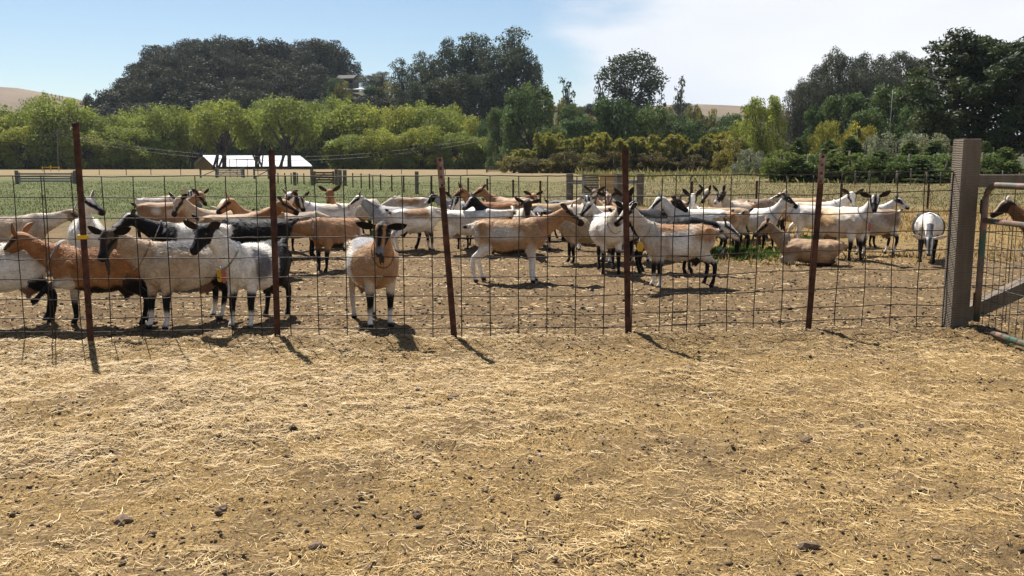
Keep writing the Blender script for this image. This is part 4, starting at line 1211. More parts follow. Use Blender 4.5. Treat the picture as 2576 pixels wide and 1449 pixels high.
# brace rail, diagonal brace and the next post
o = MB().box((PX + 2.55, PY + .18, .78), (.165, .165, 1.76)).build('brace_post', m_sawn, None, bevel=.006)
tag(o, 'square wooden post at the far end of the brace rail', 'post')
o = MB().bar((PX + .10, PY + .03, 1.335), (PX + 2.46, PY + .17, 1.335), .10, .11).build('brace_rail', m_sawn, None, bevel=.005)
tag(o, 'horizontal wooden rail running right from the thick post behind the gate', 'rail')
o = MB().bar((PX + .12, PY + .10, .13), (PX + 2.44, PY + .24, 1.16), .14, .13).build('diagonal_brace', m_sawn, None, bevel=.005)
tag(o, 'diagonal wooden brace rising right from the foot of the thick post', 'brace')
panel(PX + .12, PX + 2.4, .30, 'welded wire panel behind the green gate and wooden brace', .003, 5)

# green tube gate swung open towards the camera
m_gate, nt, b = new_mat('worn_green_paint')
oc = obj_coord(nt)
gn = noise(nt, 9, 5, .65, oc)
nt.links.new(ramp(nt, gn.outputs['Fac'], [(.42, (.030, .085, .055)), (.52, (.13, .075, .055)), (.66, (.20, .115, .09))]).outputs[0], b.inputs['Base Color'])
b.inputs['Roughness'].default_value = .5; b.inputs['Metallic'].default_value = .15
bump(nt, b, gn.outputs['Fac'], .25, .005)
m_gwire = simple_mat('green_gate_wire', (.10, .115, .10), (.05, .055, .05), 20, .5, .4, .1)
GXp, GY0 = PX + .11, PY - .16
gl = 3.2
gt = empty('tube_gate', (GXp, GY0, 0), math.radians(-90 + 2.0))
tag(gt, 'worn green and rusty tube gate swung open from the wooden post', 'gate')
zt, zbm = 1.305, .055
R_c = .14
def arc(cx, cz, a0, a1):
    return [(cx + R_c * math.cos(a), 0, cz + R_c * math.sin(a)) for a in np.linspace(a0, a1, 7)]
pts = [(0, 0, zbm + R_c * .4)] + [(0, 0, z) for z in (.4, .8, zt - R_c)] + arc(R_c, zt - R_c, math.pi, math.pi / 2)[1:] + [(x, 0, zt) for x in (1.0, 2.0)] + arc(gl - R_c, zt - R_c, math.pi / 2, 0) + [(gl, 0, .6), (gl, 0, zbm + R_c * .4)]
MB().tube(pts, .027, 12).build('frame_tube', m_gate, gt, True)
for z, nm in ((1.0, 'middle_rail'), (zbm, 'bottom_rail')):
    MB().tube([(-.02 if nm == 'bottom_rail' else .01, 0, z), (gl * .5, 0, z), (gl, 0, z)], .024, 10).build(nm, m_gate, gt, True)
nvw = int(gl / .10)
for i in range(nvw + 1):
    x = .04 + (gl - .08) * i / nvw
    bow = .012 * math.sin(i * 1.3)
    MB().tube([(x, .03, zbm), (x + bow, .034, .5), (x, .03, 1.0)], .0030, 5).build('vertical_wire', m_gwire, gt, True)
for i in range(8):
    z = zbm + .02 + (1.0 - zbm) * i / 8
    MB().tube([(-.03, .026, z), (gl * .5, .026, z - .006), (gl, .026, z)], .0030, 5).build('horizontal_wire', m_gwire, gt, True)
for z in (.30, 1.12):
    MB().tube([(-.04, .0, z - .06), (-.04, 0, z + .06)], .02, 8).build('hinge', m_rust, gt, True)
# ------------------------------------------------------------------ goats
m_coat, nt, b = new_mat('goat_coat')
at = NN(nt, 'ShaderNodeAttribute', attribute_name='coat')
oc = obj_coord(nt)
mpg = NN(nt, 'ShaderNodeMapping'); mpg.inputs['Scale'].default_value = (14, 60, 60)
nt.links.new(oc, mpg.inputs[0])
n1 = noise(nt, 1.0, 4, 0.6, mpg.outputs[0])
n2 = noise(nt, 9.0, 4, 0.6, oc)
r1 = ramp(nt, n1.outputs['Fac'], [(0.25, (0.72, 0.70, 0.68)), (0.75, (1.15, 1.14, 1.12))])
r2 = ramp(nt, n2.outputs['Fac'], [(0.3, (0.82, 0.78, 0.74)), (0.6, (1.05, 1.05, 1.05))])
c = mixc(nt, 1.0, at.outputs['Color'], r1.outputs[0], 'MULTIPLY')
c = mixc(nt, 1.0, c, r2.outputs[0], 'MULTIPLY')
nt.links.new(c, b.inputs['Base Color'])
b.inputs['Roughness'].default_value = 0.62
b.inputs['Specular IOR Level'].default_value = 0.16
b.inputs['Sheen Weight'].default_value = 0.05
b.inputs['Sheen Roughness'].default_value = 0.4
bump(nt, b, n1.outputs['Fac'], 0.5, 0.012)
m_eye, nt, b = new_mat('goat_eye')
b.inputs['Base Color'].default_value = (0.075, 0.042, 0.014, 1); b.inputs['Roughness'].default_value = 0.10
m_chain = simple_mat('chain_metal', (0.45, 0.45, 0.46), (0.2, 0.19, 0.18), 30, 0.35, 0.9)
m_strap = simple_mat('collar_strap', (0.02, 0.018, 0.016), (0.05, 0.04, 0.03), 30, 0.7)
m_tagy = simple_mat('yellow_tag', (0.75, 0.42, 0.02), (0.66, 0.36, 0.02), 20, 0.45)
m_tagr = simple_mat('red_tag', (0.45, 0.10, 0.06), (0.32, 0.08, 0.05), 20, 0.5)
m_tagk = simple_mat('dark_bell', (0.03, 0.025, 0.02), (0.08, 0.06, 0.04), 20, 0.5, 0.4)
m_pink = simple_mat('pink_collar', (0.55, 0.15, 0.28), (0.3, 0.12, 0.3), 40, 0.5)

W = np.array((0.86, 0.82, 0.755)); C_ = np.array((0.60, 0.475, 0.345)); T = np.array((0.47, 0.285, 0.15))
B_ = np.array((0.34, 0.175, 0.075)); R_ = np.array((0.40, 0.20, 0.085)); K = np.array((0.013, 0.012, 0.013)); G_ = np.array((0.115, 0.115, 0.125))
D = np.array((0.055, 0.034, 0.024)); H_ = np.array((0.03, 0.026, 0.022)); L_ = np.array((0.66, 0.585, 0.49)); P_ = np.array((0.30, 0.195, 0.15))

def norm(v):
    v = np.asarray(v, float); return v / (np.linalg.norm(v) + 1e-9)
class Sk:
    """tubes for the remesh plus the skeleton samples used to paint the coat"""
    def __init__(self):
        self.v, self.f = [], []
        self.sp = []     # centre(3), up(3), side(3), rh, rw, part, t
    def loft(self, part, rings, n=14, close=True, paint=True, t0=0.0, t1=1.0, power=2.0):
        """rings: list of (centre, up, side, rh, rw)"""
        o = len(self.v); m = len(rings)
        for i, (c, u, s, rh, rw) in enumerate(rings):
            for k in range(n):
                a = 2 * math.pi * k / n
                ca, sa = math.cos(a), math.sin(a)
                if power != 2.0:
                    ca = math.copysign(abs(ca) ** (2 / power), ca); sa = math.copysign(abs(sa) ** (2 / power), sa)
                self.v.append(c + s * rw * ca + u * rh * sa)
        for i in range(m - 1):
            for k in range(n):
                k2 = (k + 1) % n
                self.f.append((o + i * n + k, o + i * n + k2, o + (i + 1) * n + k2, o + (i + 1) * n + k))
        if close:
            self.f.append(tuple(o + k for k in range(n - 1, -1, -1)))
            self.f.append(tuple(o + (m - 1) * n + k for k in range(n)))
        if paint:
            # dense samples along the axis
            for i in range(m - 1):
                for q in range(3):
                    a = q / 3.0
                    A, Bq = rings[i], rings[i + 1]
                    self.sp.append((*(A[0] * (1 - a) + Bq[0] * a), *(A[1] * (1 - a) + Bq[1] * a), *(A[2] * (1 - a) + Bq[2] * a),
                                    A[3] * (1 - a) + Bq[3] * a, A[4] * (1 - a) + Bq[4] * a, part, t0 + (t1 - t0) * (i + a) / (m - 1)))
            A = rings[-1]
            self.sp.append((*A[0], *A[1], *A[2], A[3], A[4], part, t1))
def smooth_chain(pts, rad, steps=4):
    """Catmull-Rom through joints with radii"""
    P = [np.asarray(p, float) for p in pts]; R = list(rad)
    P = [2 * P[0] - P[1]] + P + [2 * P[-1] - P[-2]]
    R = [R[0]] + R + [R[-1]]
    op, orr = [], []
    for i in range(1, len(P) - 2):
        for q in range(steps):
            t = q / steps
            a, b_, c_, d = P[i - 1], P[i], P[i + 1], P[i + 2]
            op.append(0.5 * ((2 * b_) + (c_ - a) * t + (2 * a - 5 * b_ + 4 * c_ - d) * t * t + (3 * b_ - a - 3 * c_ + d) * t ** 3))
            orr.append(R[i] * (1 - t) + R[i + 1] * t)
    op.append(P[-2]); orr.append(R[-2])
    return op, orr
BODY, NECK, HEAD, LEGF, LEGH, TAIL, UDDER = range(7)
BODY_RINGS = [  # x, zc, half height, half width
    (-0.455, 0.665, 0.030, 0.035), (-0.435, 0.635, 0.085, 0.078), (-0.39, 0.605, 0.135, 0.118), (-0.31, 0.578, 0.178, 0.145),
    (-0.21, 0.556, 0.200, 0.166), (-0.10, 0.538, 0.215, 0.192), (0.02, 0.534, 0.220, 0.200), (0.12, 0.545, 0.214, 0.184),
    (0.21, 0.562, 0.206, 0.156), (0.29, 0.572, 0.192, 0.132), (0.36, 0.575, 0.160, 0.108), (0.41, 0.580, 0.110, 0.082), (0.43, 0.585, 0.05, 0.04)]
HEAD_RINGS = [  # t, up offset, half height, half width
    (-0.08, -0.012, 0.036, 0.034), (0.04, -0.004, 0.058, 0.047), (0.18, 0.0, 0.068, 0.056), (0.32, -0.004, 0.066, 0.057), (0.48, -0.012, 0.055, 0.045),
    (0.66, -0.020, 0.044, 0.034), (0.82, -0.024, 0.038, 0.031), (0.94, -0.026, 0.034, 0.029), (1.0, -0.028, 0.020, 0.018)]

def fold_noise(P, rng, freq):
    out = np.zeros(len(P))
    for o in range(5):
        k = rng.normal(size=3) * freq * (1.6 ** o) ; ph = rng.uniform(0, 6.28)
        out += np.sin(P @ k + ph) / (1.35 ** o)
    return out / 2.2
def sstep(x, a, b):
    t = np.clip((x - a) / (b - a + 1e-9), 0, 1); return t * t * (3 - 2 * t)

def build_goat(g, rng):
    """g: dict of pose and coat; returns body mesh, plus frames for the parts"""
    sk = Sk()
    X, Y, Z = np.eye(3)
    lying = g.get('lie', False)
    zo = -0.34 if lying else 0.0
    fat = g.get('fat', 1.0) * 1.06
    # trunk
    br = []
    for (x, zc, hh, hw) in BODY_RINGS:
        if lying: br.append((np.array((x, 0, (zc - 0.314) * 0.84 + 0.004)), Z, Y, hh * 0.84, hw * fat * 1.1))
        else: br.append((np.array((x, 0, zc + zo)), Z, Y, hh, hw * fat))
    op = []
    for i in range(len(br) - 1):
        for q in range(2):
            a = q / 2
            op.append(tuple(br[i][j] * (1 - a) + br[i + 1][j] * a for j in range(5)))
    op.append(br[-1])
    sk.loft(BODY, op, 20)
    # withers and hip bones give the topline its break
    for (cx, cz, rr_, ww) in ((0.235, 0.715, 0.065, 0.05), (-0.29, 0.695, 0.065, 0.10)):
        ring = [(np.array((cx + dx, 0, (cz - 0.314) * 0.84 - 0.012 if lying else cz + zo)), Z, Y, rr_ * s_, ww * s_) for dx, s_ in ((-0.10, 0.25), (-0.05, 0.8), (0, 1.0), (0.05, 0.8), (0.10, 0.25))]
        sk.loft(BODY, ring, 10, paint=False)
    # hip points and shoulder blades under the skin
    if not lying:
        for sy in (1, -1):
            for (cx, cy, cz, rx, rr_) in ((-0.33, 0.105, 0.685, 0.06, 0.048), (0.215, 0.118, 0.615, 0.075, 0.052), (-0.43, 0.055, 0.63, 0.04, 0.035)):
                ring = [(np.array((cx + dx * rx, cy * sy * fat, cz)), Z, Y, rr_ * s_, rr_ * s_) for dx, s_ in ((-1.0, 0.25), (-0.5, 0.85), (0, 1.0), (0.5, 0.85), (1.0, 0.25))]
                sk.loft(BODY, ring, 8, paint=False)
    # neck
    npi, nya = math.radians(g.get('np', 52)), math.radians(g.get('ny', 0))
    nl = g.get('nl', 0.37)
    base = np.array((0.29, 0, 0.625 + zo))
    nd = np.array((math.cos(npi) * math.cos(nya), math.cos(npi) * math.sin(nya), math.sin(npi)))
    end = base + nd * nl + np.array((0.07, 0, 0.0))
    ctrl = base + np.array((0.5 * nl * 0.55, 0, 0)) + nd * nl * 0.33
    rings = []
    m = 9
    for i in range(m + 1):
        t = i / m
        c = (1 - t) ** 2 * base + 2 * t * (1 - t) * ctrl + t * t * end
        d = norm(2 * (1 - t) * (ctrl - base) + 2 * t * (end - ctrl))
        s = norm(np.cross(Z, d)) if abs(d[2]) < 0.98 else Y
        u = norm(np.cross(d, s))
        rh = np.interp(t, (0, 0.25, 0.5, 0.8, 1), (0.165, 0.136, 0.104, 0.080, 0.070))
        rw = np.interp(t, (0, 0.25, 0.5, 0.8, 1), (0.110, 0.090, 0.068, 0.058, 0.052))
        rings.append((c, u, s, rh, rw))
    sk.loft(NECK, rings, 14)
    # head
    hya, hpi = math.radians(g.get('hy', 0)), math.radians(g.get('hp', -30))
    hd = np.array((math.cos(hpi) * math.cos(hya), math.cos(hpi) * math.sin(hya), math.sin(hpi)))
    s = norm(np.array((-math.sin(hya), math.cos(hya), 0)))
    tilt = math.radians(g.get('ht', 0))
    u = norm(np.cross(hd, s))
    s, u = s * math.cos(tilt) + u * math.sin(tilt), u * math.cos(tilt) - s * math.sin(tilt)
    HL = g.get('hl', 0.295)
    poll = end + np.array((0, 0, 0.012)) - hd * 0.02
    rings = [(poll + hd * HL * t + u * uo * 1.15, u, s, hh * 1.24, hw * 1.30) for (t, uo, hh, hw) in HEAD_RINGS]
    sk.loft(HEAD, rings, 14)
    # lower jaw
    jr = [(poll + hd * HL * t + u * uo, u, s, hh, hw) for (t, uo, hh, hw) in ((0.16, -0.05, 0.035, 0.036), (0.4, -0.052, 0.030, 0.028), (0.7, -0.052, 0.022, 0.022), (0.92, -0.05, 0.017, 0.019))]
    sk.loft(HEAD, jr, 10, paint=False)
    # legs
    lg = g.get('legs', (0.0, 0.0, 0.0, 0.0))
    foot = []
    if not lying:
        for j, sy in enumerate((1, -1)):
            dx = lg[j]
            y = sy * 0.093
            if g.get('raise') == j:
                jp = [(0.25, y * 0.6, 0.70), (0.27, y, 0.58), (0.25, y * 1.05, 0.45), (0.415, y * 0.9, 0.415), (0.52, y * 0.9, 0.33), (0.555, y * 0.9, 0.285), (0.60, y * 0.9, 0.262)]
            else:
                jp = [(0.25, y * 0.6, 0.70), (0.27, y, 0.58), (0.245, y * 1.03, 0.42), (0.262 + dx * 0.45, y, 0.245), (0.258 + dx * 0.9, y, 0.085), (0.275 + dx, y, 0.045), (0.290 + dx, y, -0.006)]
            jr_ = [0.045, 0.090, 0.063, 0.0345, 0.0235, 0.029, 0.034]
            P, R = smooth_chain(jp, jr_)
            rings = []
            for i, (p, r) in enumerate(zip(P, R)):
                d = norm(P[min(i + 1, len(P) - 1)] - P[max(i - 1, 0)])
                s_ = norm(Y - d * d[1]); u_ = np.cross(s_, d)
                rings.append((p, u_, s_, r * (1.25 if r > 0.05 else 1.0), r * (0.72 if r > 0.05 else 0.92)))
            sk.loft(LEGF, rings, 10)
        for j, sy in enumerate((1, -1)):
            dx = lg[2 + j]
            y = sy * 0.095
            jp = [(-0.30, y * 0.55, 0.68), (-0.31, y * 0.9, 0.58), (-0.265, y * 1.08, 0.45), (-0.345 + dx * 0.35, y * 1.02, 0.345), (-0.415 + dx * 0.6, y, 0.275), (-0.394 + dx * 0.9, y, 0.10), (-0.374 + dx, y, 0.045), (-0.356 + dx, y, -0.006)]
            jr_ = [0.06, 0.114, 0.085, 0.050, 0.0345, 0.0245, 0.029, 0.034]
            P, R = smooth_chain(jp, jr_)
            rings = []
            for i, (p, r) in enumerate(zip(P, R)):
                d = norm(P[min(i + 1, len(P) - 1)] - P[max(i - 1, 0)])
                s_ = norm(Y - d * d[1]); u_ = np.cross(s_, d)
                rings.append((p, u_, s_, r * (1.2 if r > 0.05 else 1.0), r * (0.70 if r > 0.05 else 0.92)))
            sk.loft(LEGH, rings, 10)
    else:
        for sy in (1, -1):
            y = sy * 0.12
            for part, jp, jr_ in ((LEGF, [(0.27, y, 0.27), (0.24, y * 1.15, 0.11), (0.40, y * 1.1, 0.05), (0.28, y * 1.25, 0.035), (0.20, y * 1.25, 0.03)], [0.09, 0.066, 0.04, 0.028, 0.03]),
                                  (LEGH, [(-0.31, y, 0.26), (-0.14, y * 1.55, 0.12), (-0.33, y * 1.75, 0.05), (-0.18, y * 1.95, 0.03), (-0.08, y * 1.95, 0.025)], [0.12, 0.10, 0.045, 0.028, 0.028])):
                P, R = smooth_chain(jp, jr_)
                rings = []
                for i, (p, r) in enumerate(zip(P, R)):
                    d = norm(P[min(i + 1, len(P) - 1)] - P[max(i - 1, 0)])
                    s_ = norm(Y - d * d[1]); u_ = np.cross(s_, d)
                    rings.append((p, u_, s_, r, r * 0.85))
                sk.loft(part, rings, 10)
    # udder
    if g.get('udder', True) and not lying:
        ur = [(np.array((-0.235, 0, z)), X, Y, r, r * 1.1) for z, r in ((0.42, 0.05), (0.385, 0.085), (0.345, 0.09), (0.305, 0.07), (0.28, 0.03))]
        sk.loft(UDDER, ur, 12)
        for sy in (1, -1):
            ur = [(np.array((-0.225 + (0.31 - z) * 0.2, sy * 0.045, z)), X, Y, r, r) for z, r in ((0.32, 0.026), (0.28, 0.022), (0.245, 0.015))]
            sk.loft(UDDER, ur, 8)
    # tail
    tp = g.get('tail', 35)
    td = np.array((-math.cos(math.radians(tp)), 0.0, math.sin(math.radians(tp))))
    tb = np.array((-0.43, 0, 0.675 + zo))
    tl = 0.15
    rings = [(tb + td * tl * t, norm(np.cross(Y, td)), Y, r, r * 1.25) for t, r in ((0, 0.03), (0.35, 0.030), (0.7, 0.028), (1.0, 0.014))]
    sk.loft(TAIL, rings, 8)

    # one skin
    me0 = mesh_from('raw', sk.v, sk.f)
    ob = bpy.data.objects.new('raw', me0)
    COL.objects.link(ob)
    md = ob.modifiers.new('r', 'REMESH'); md.mode = 'VOXEL'; md.voxel_size = g.get('vox', 0.014)
    sm = ob.modifiers.new('s', 'SMOOTH'); sm.factor = 0.5; sm.iterations = 5 if g.get('vox', 0.014) < 0.016 else 3
    dg = bpy.context.evaluated_depsgraph_get()
    ev = ob.evaluated_get(dg)
    tmp = ev.to_mesh()
    nv = len(tmp.vertices)
    V = np.empty(nv * 3, dtype=np.float32); tmp.vertices.foreach_get('co', V); V = V.reshape(-1, 3).astype(float)
    npoly = len(tmp.polygons)
    tot = np.empty(npoly, dtype=np.int32); tmp.polygons.foreach_get('loop_total', tot)
    lv = np.empty(len(tmp.loops), dtype=np.int32); tmp.loops.foreach_get('vertex_index', lv)
    assert (tot == 4).all()
    Fq = lv.reshape(-1, 4)
    ev.to_mesh_clear()
    bpy.data.objects.remove(ob); bpy.data.meshes.remove(me0)

    # ribs, folds and uneven muscle
    low_n = fold_noise(V, rng, 14.0); rib = np.sin(V[:, 0] * 95.0 + V[:, 2] * 22.0) * np.exp(-((V[:, 0] - 0.03) / 0.16) ** 2) * np.exp(-((V[:, 2] - zo - 0.55) / 0.12) ** 2)
    cb = np.array((0.0, 0.0, 0.55 + zo))
    outw = V - np.stack([V[:, 0], np.zeros(nv), np.full(nv, cb[2])], -1); outw /= np.linalg.norm(outw, axis=1)[:, None] + 1e-9
    bodym = (np.abs(V[:, 0]) < 0.42) & (V[:, 2] - zo > 0.36)
    V = V + outw * ((low_n * 0.0045 + rib * 0.0028) * bodym)[:, None]
    # paint
    S = np.array(sk.sp)
    cen, up, side, rh, rw, part, tt = S[:, 0:3], S[:, 3:6], S[:, 6:9], S[:, 9], S[:, 10], S[:, 11].astype(int), S[:, 12]
    rad = np.maximum(np.minimum(rh, rw), 0.02)
    best = np.zeros(nv, dtype=int)
    for i0 in range(0, nv, 4000):
        d = np.linalg.norm(V[i0:i0 + 4000, None, :] - cen[None], axis=2)
        best[i0:i0 + 4000] = np.argmin(d - rad[None] * 0.92, axis=1)
    pt, t = part[best], tt[best]
    rel = V - cen[best]
    v = np.einsum('ij,ij->i', rel, up[best]) / np.maximum(rh[best], 0.01)
    w = np.einsum('ij,ij->i', rel, side[best]) / np.maximum(rw[best], 0.01)
    cf = g['coat']
    nzv = fold_noise(V, rng, 9.0)
    nzf = fold_noise(V, rng, 28.0)
    col = np.zeros((nv, 3))
    base = np.asarray(cf['base'])
    col[:] = base
    def lay(mask_val, c_):
        nonlocal col
        k = np.clip(mask_val, 0, 1)[:, None]
        col = col * (1 - k) + np.asarray(c_) * k
    xs = V[:, 0] + nzv * 0.028          # body coordinate, wobbling
    zs = V[:, 2] - zo + nzv * 0.022
    trunk = (pt == BODY) | (pt == LEGF) | (pt == LEGH) | (pt == UDDER) | (pt == TAIL) | (pt == NECK)
    for (x0, x1, z0, z1, c_) in cf.get('patch', ()):
        mk = sstep(xs, x0 - 0.02, x0 + 0.02) * (1 - sstep(xs, x1 - 0.02, x1 + 0.02)) * sstep(zs, z0 - 0.02, z0 + 0.02) * (1 - sstep(zs, z1 - 0.02, z1 + 0.02))
        lay(mk * ((pt != NECK) & (pt != HEAD)), c_)
    for (cx, cz, rx, rz_, c_) in cf.get('spot', ()):
        q = ((V[:, 0] - cx) / rx) ** 2 + ((V[:, 2] - zo - cz) / rz_) ** 2 + nzv * 0.5 + nzf * 0.18
        lay((1 - sstep(q, 0.35, 1.55)) * ((pt == BODY) | (pt == LEGF) | (pt == LEGH)), c_)
    if 'belly' in cf:
        lay((1 - sstep(zs, 0.375, 0.415)) * ((pt == BODY) | (pt == UDDER)) * (V[:, 0] < 0.33), cf['belly'])
    if 'dorsal' in cf:
        lay((1 - sstep(np.abs(V[:, 1]) + nzf * 0.008, 0.022, 0.045)) * (V[:, 2] - zo > 0.66) * (pt == BODY), cf['dorsal'])
    if 'neck' in cf:
        lay(((pt == NECK) * sstep(t + nzv * 0.10, cf.get('neck0', 0.05), cf.get('neck0', 0.05) + 0.10)), cf['neck'])
    if 'mane' in cf:
        lay((pt == NECK) * sstep(v + nzv * 0.2, 0.45, 0.8), cf['mane'])
    if 'throat' in cf:
        lay((pt == NECK) * (1 - sstep(v + nzv * 0.25, -0.75, -0.35)), cf['throat'])
    # legs by height
    lf = (pt == LEGF); lh = (pt == LEGH)
    for msk, key in ((lf, 'leg_f'), (lh, 'leg_h')):
        top, low, sock = cf.get(key, (None, None, None))
        if lying:
            zleg = np.interp(t, (0, 1), (0.55, 0.02)) + nzv * 0.02
        elif g.get('raise') is not None:
            zleg = np.where(t > 0.2, np.interp(t, (0, 1), (0.60, 0.0)), V[:, 2]) + nzv * 0.02
        else:
            zleg = V[:, 2] + nzv * 0.03 + nzf * 0.012
        if top is not None: lay(msk * (1 - sstep(zleg, 0.40, 0.50)), top)
        if low is not None: lay(msk * (1 - sstep(zleg, cf.get('knee', 0.27), cf.get('knee', 0.27) + 0.085)), low)
        if sock is not None: lay(msk * (1 - sstep(zleg, 0.115, 0.175)), sock)
        lay(msk * (1 - sstep(V[:, 2] + (1 if lying else 0) + (1 if g.get('raise') is not None else 0), 0.030, 0.044)), H_)
    if 'udder' in cf: lay(pt == UDDER, cf['udder'])
    if 'rump' in cf:
        lay((1 - sstep(xs, -0.40, -0.35)) * ((pt == BODY) | (pt == LEGH)) * (V[:, 2] > 0.36), cf['rump'])
    if 'tail' in cf:
        lay(pt == TAIL, cf['tail'][0]); lay((pt == TAIL) * sstep(t, 0.4, 0.6), cf['tail'][1])
    # head
    hm = pt == HEAD
    rp = V - poll
    ht_ = rp @ hd / HL
    hv = (rp @ u) / 0.06; hw_ = np.abs(rp @ s) / 0.05
    hc = np.asarray(cf.get('head', base))
    lay(hm, hc)
    if 'stripe' in cf:      # pale stripe from brow past the eye to the muzzle
        lay(hm * (1 - sstep(np.abs(hw_ - np.interp(ht_, (0.15, 0.9), (0.72, 0.5)) + nzf * 0.06), 0.16, 0.30)) * sstep(ht_, 0.08, 0.14) * (hv > -0.25), cf['stripe'])
    if 'bar' in cf:         # dark bar through the eye
        lay(hm * (1 - sstep(np.abs(hv - np.interp(ht_, (0.2, 0.95), (0.30, -0.15)) + nzf * 0.08), 0.26, 0.42)) * (hw_ > 0.5) * sstep(ht_, 0.1, 0.16), cf['bar'])
    if 'blaze' in cf:
        lay(hm * (1 - sstep(hw_ + nzf * 0.08, 0.42, 0.62)) * (hv > 0.0), cf['blaze'])
    if 'cheek' in cf:
        lay(hm * (1 - sstep(hv + nzf * 0.1, -0.45, -0.15)) * (ht_ < 0.75), cf['cheek'])
    if 'muzzle' in cf: lay(hm * sstep(ht_ + nzf * 0.03, 0.74, 0.82), cf['muzzle'])
    lay(hm * sstep(ht_, 0.955, 0.985) * (hv > -0.9), np.asarray(cf.get('nose', H_)))
    lay(hm * (1 - sstep(((ht_ - 0.955) / 0.035) ** 2 + ((hv + 0.15) / 0.16) ** 2 + ((hw_ - 0.42) / 0.2) ** 2, 0.6, 1.2)), np.array((0.012, 0.008, 0.008)))      # nostrils
    lay(hm * (1 - sstep(np.abs(hv + 0.72 - 0.1 * ht_), 0.05, 0.10)) * sstep(ht_, 0.66, 0.72) * 0.8, np.array((0.03, 0.02, 0.018)))      # mouth line
    lay(hm * (1 - sstep(((ht_ - 0.36) / 0.07) ** 2 + ((hv - 0.42) / 0.26) ** 2, 0.5, 1.1)) * (hw_ > 0.7), np.array((0.03, 0.022, 0.018)))      # rim of the eye
    col *= (1 + 0.10 * nzf + 0.08 * nzv)[:, None]
    col *= 1 - 0.0 * V[:, 2:3]

    # ears: flattened, cupped leaves rooted at the sides of the poll
    EV, EF, EC = [], [], []
    eo = len(V)
    ea = g.get('ear', 18)     # raise angle
    eb = g.get('earb', 20)    # swept back
    for sy in (1, -1):
        ea_, eb_ = math.radians(ea + rng.uniform(-8, 8)), math.radians(eb + rng.uniform(-8, 8))
        ed = norm(s * sy * math.cos(ea_) * math.cos(eb_) + u * math.sin(ea_) - hd * math.cos(ea_) * math.sin(eb_))
        ew = norm(np.cross(ed, hd + u * 0.4)); en = norm(np.cross(ew, ed))
        if en @ (hd) < 0: en = -en
        root = poll + hd * HL * 0.13 + s * sy * 0.052 + u * 0.034
        ln = g.get('earl', 0.150) * 1.15
        n = 8
        oo = eo + len(EV)
        tz = (-0.06, 0.10, 0.25, 0.45, 0.65, 0.83, 0.95, 1.0)
        wz = (0.016, 0.022, 0.031, 0.038, 0.036, 0.026, 0.012, 0.002)
        for i, (q, ww) in enumerate(zip(tz, wz)):
            c = root + ed * ln * q
            for k in range(n):
                a = 2 * math.pi * k / n
                ox, on = math.cos(a) * ww, math.sin(a) * (0.006 if q > 0.1 else 0.012)
                cup = (abs(math.cos(a)) ** 2) * ww * 0.45
                EV.append(c + ew * ox + en * (on + cup))
                inner = math.sin(a) > 0.1
                e_out, e_in = cf.get('ear', (hc, P_))
                EC.append(np.asarray(e_in if inner else e_out) * (1.0 if q < 0.7 else 0.75))
        for i in range(len(tz) - 1):
            for k in range(n):
                k2 = (k + 1) % n
                EF.append((oo + i * n + k, oo + i * n + k2, oo + (i + 1) * n + k2, oo + (i + 1) * n + k))
    # fix winding so that ears face outward is not needed for a diffuse skin
    VV = np.vstack([V, np.array(EV)]); FF = np.vstack([Fq, np.array(EF)]); CC = np.vstack([col, np.array(EC)])
    hair = None
    if g.get('hairs'):
        nh = g['hairs']
        tri = V[Fq]
        e1, e2 = tri[:, 2] - tri[:, 0], tri[:, 3] - tri[:, 1]
        fn = np.cross(e1, e2); ar = np.linalg.norm(fn, axis=1) + 1e-12; fn /= ar[:, None]
        pick = rng.choice(len(Fq), nh, p=ar / ar.sum())
        a_, b2 = rng.random((nh, 1)), rng.random((nh, 1))
        T4 = tri[pick]
        pos = (T4[:, 0] * (1 - a_) + T4[:, 1] * a_) * (1 - b2) + (T4[:, 3] * (1 - a_) + T4[:, 2] * a_) * b2
        nn = fn[pick]
        hp_ = pt[Fq[pick, 0]]
        flow = np.tile(np.array((-0.75, 0, -0.65)), (nh, 1)) + rng.normal(size=(nh, 3)) * 0.28
        legm = (hp_ == LEGF) | (hp_ == LEGH)
        flow[legm] = np.array((0, 0, -1.0)) + rng.normal(size=(legm.sum(), 3)) * 0.12
        hdm = hp_ == HEAD
        flow[hdm] = hd * -1.0 + rng.normal(size=(hdm.sum(), 3)) * 0.15
        fl = flow - nn * np.einsum('ij,ij->i', flow, nn)[:, None]
        fl /= np.linalg.norm(fl, axis=1)[:, None] + 1e-9
        topk = np.clip((pos[:, 2] - zo - 0.62) / 0.12, 0, 1) * (hp_ == BODY)
        ln_ = (0.020 + 0.016 * rng.random(nh)) * (1 + 0.7 * topk) * np.where(legm, .5, 1) * np.where(hdm, .38, 1)
        dr = fl + nn * (0.20 + 0.30 * rng.random((nh, 1)))
        dr /= np.linalg.norm(dr, axis=1)[:, None]
        sd = np.cross(dr, nn); sd /= np.linalg.norm(sd, axis=1)[:, None] + 1e-9
        wv_ = (0.0022 + 0.002 * rng.random((nh, 1))) * np.where(hdm, .6, 1)[:, None]
        HV = np.stack([pos - sd * wv_ - nn * .002, pos + sd * wv_ - nn * .002, pos + dr * ln_[:, None]], 1).reshape(-1, 3)
        hc_ = col[Fq[pick, 0]] * (0.86 + 0.55 * rng.random((nh, 1)))
        hair = np_mesh('coat_hair', HV, np.arange(nh * 3).reshape(-1, 3), m_coat)
        add_color(hair, 'coat', np.repeat(np.clip(hc_, 0.0, 0.95) ** 1.22 * 0.90 + 0.003, 3, axis=0))
    me = np_mesh('goat_body', VV, FF, m_coat, True)
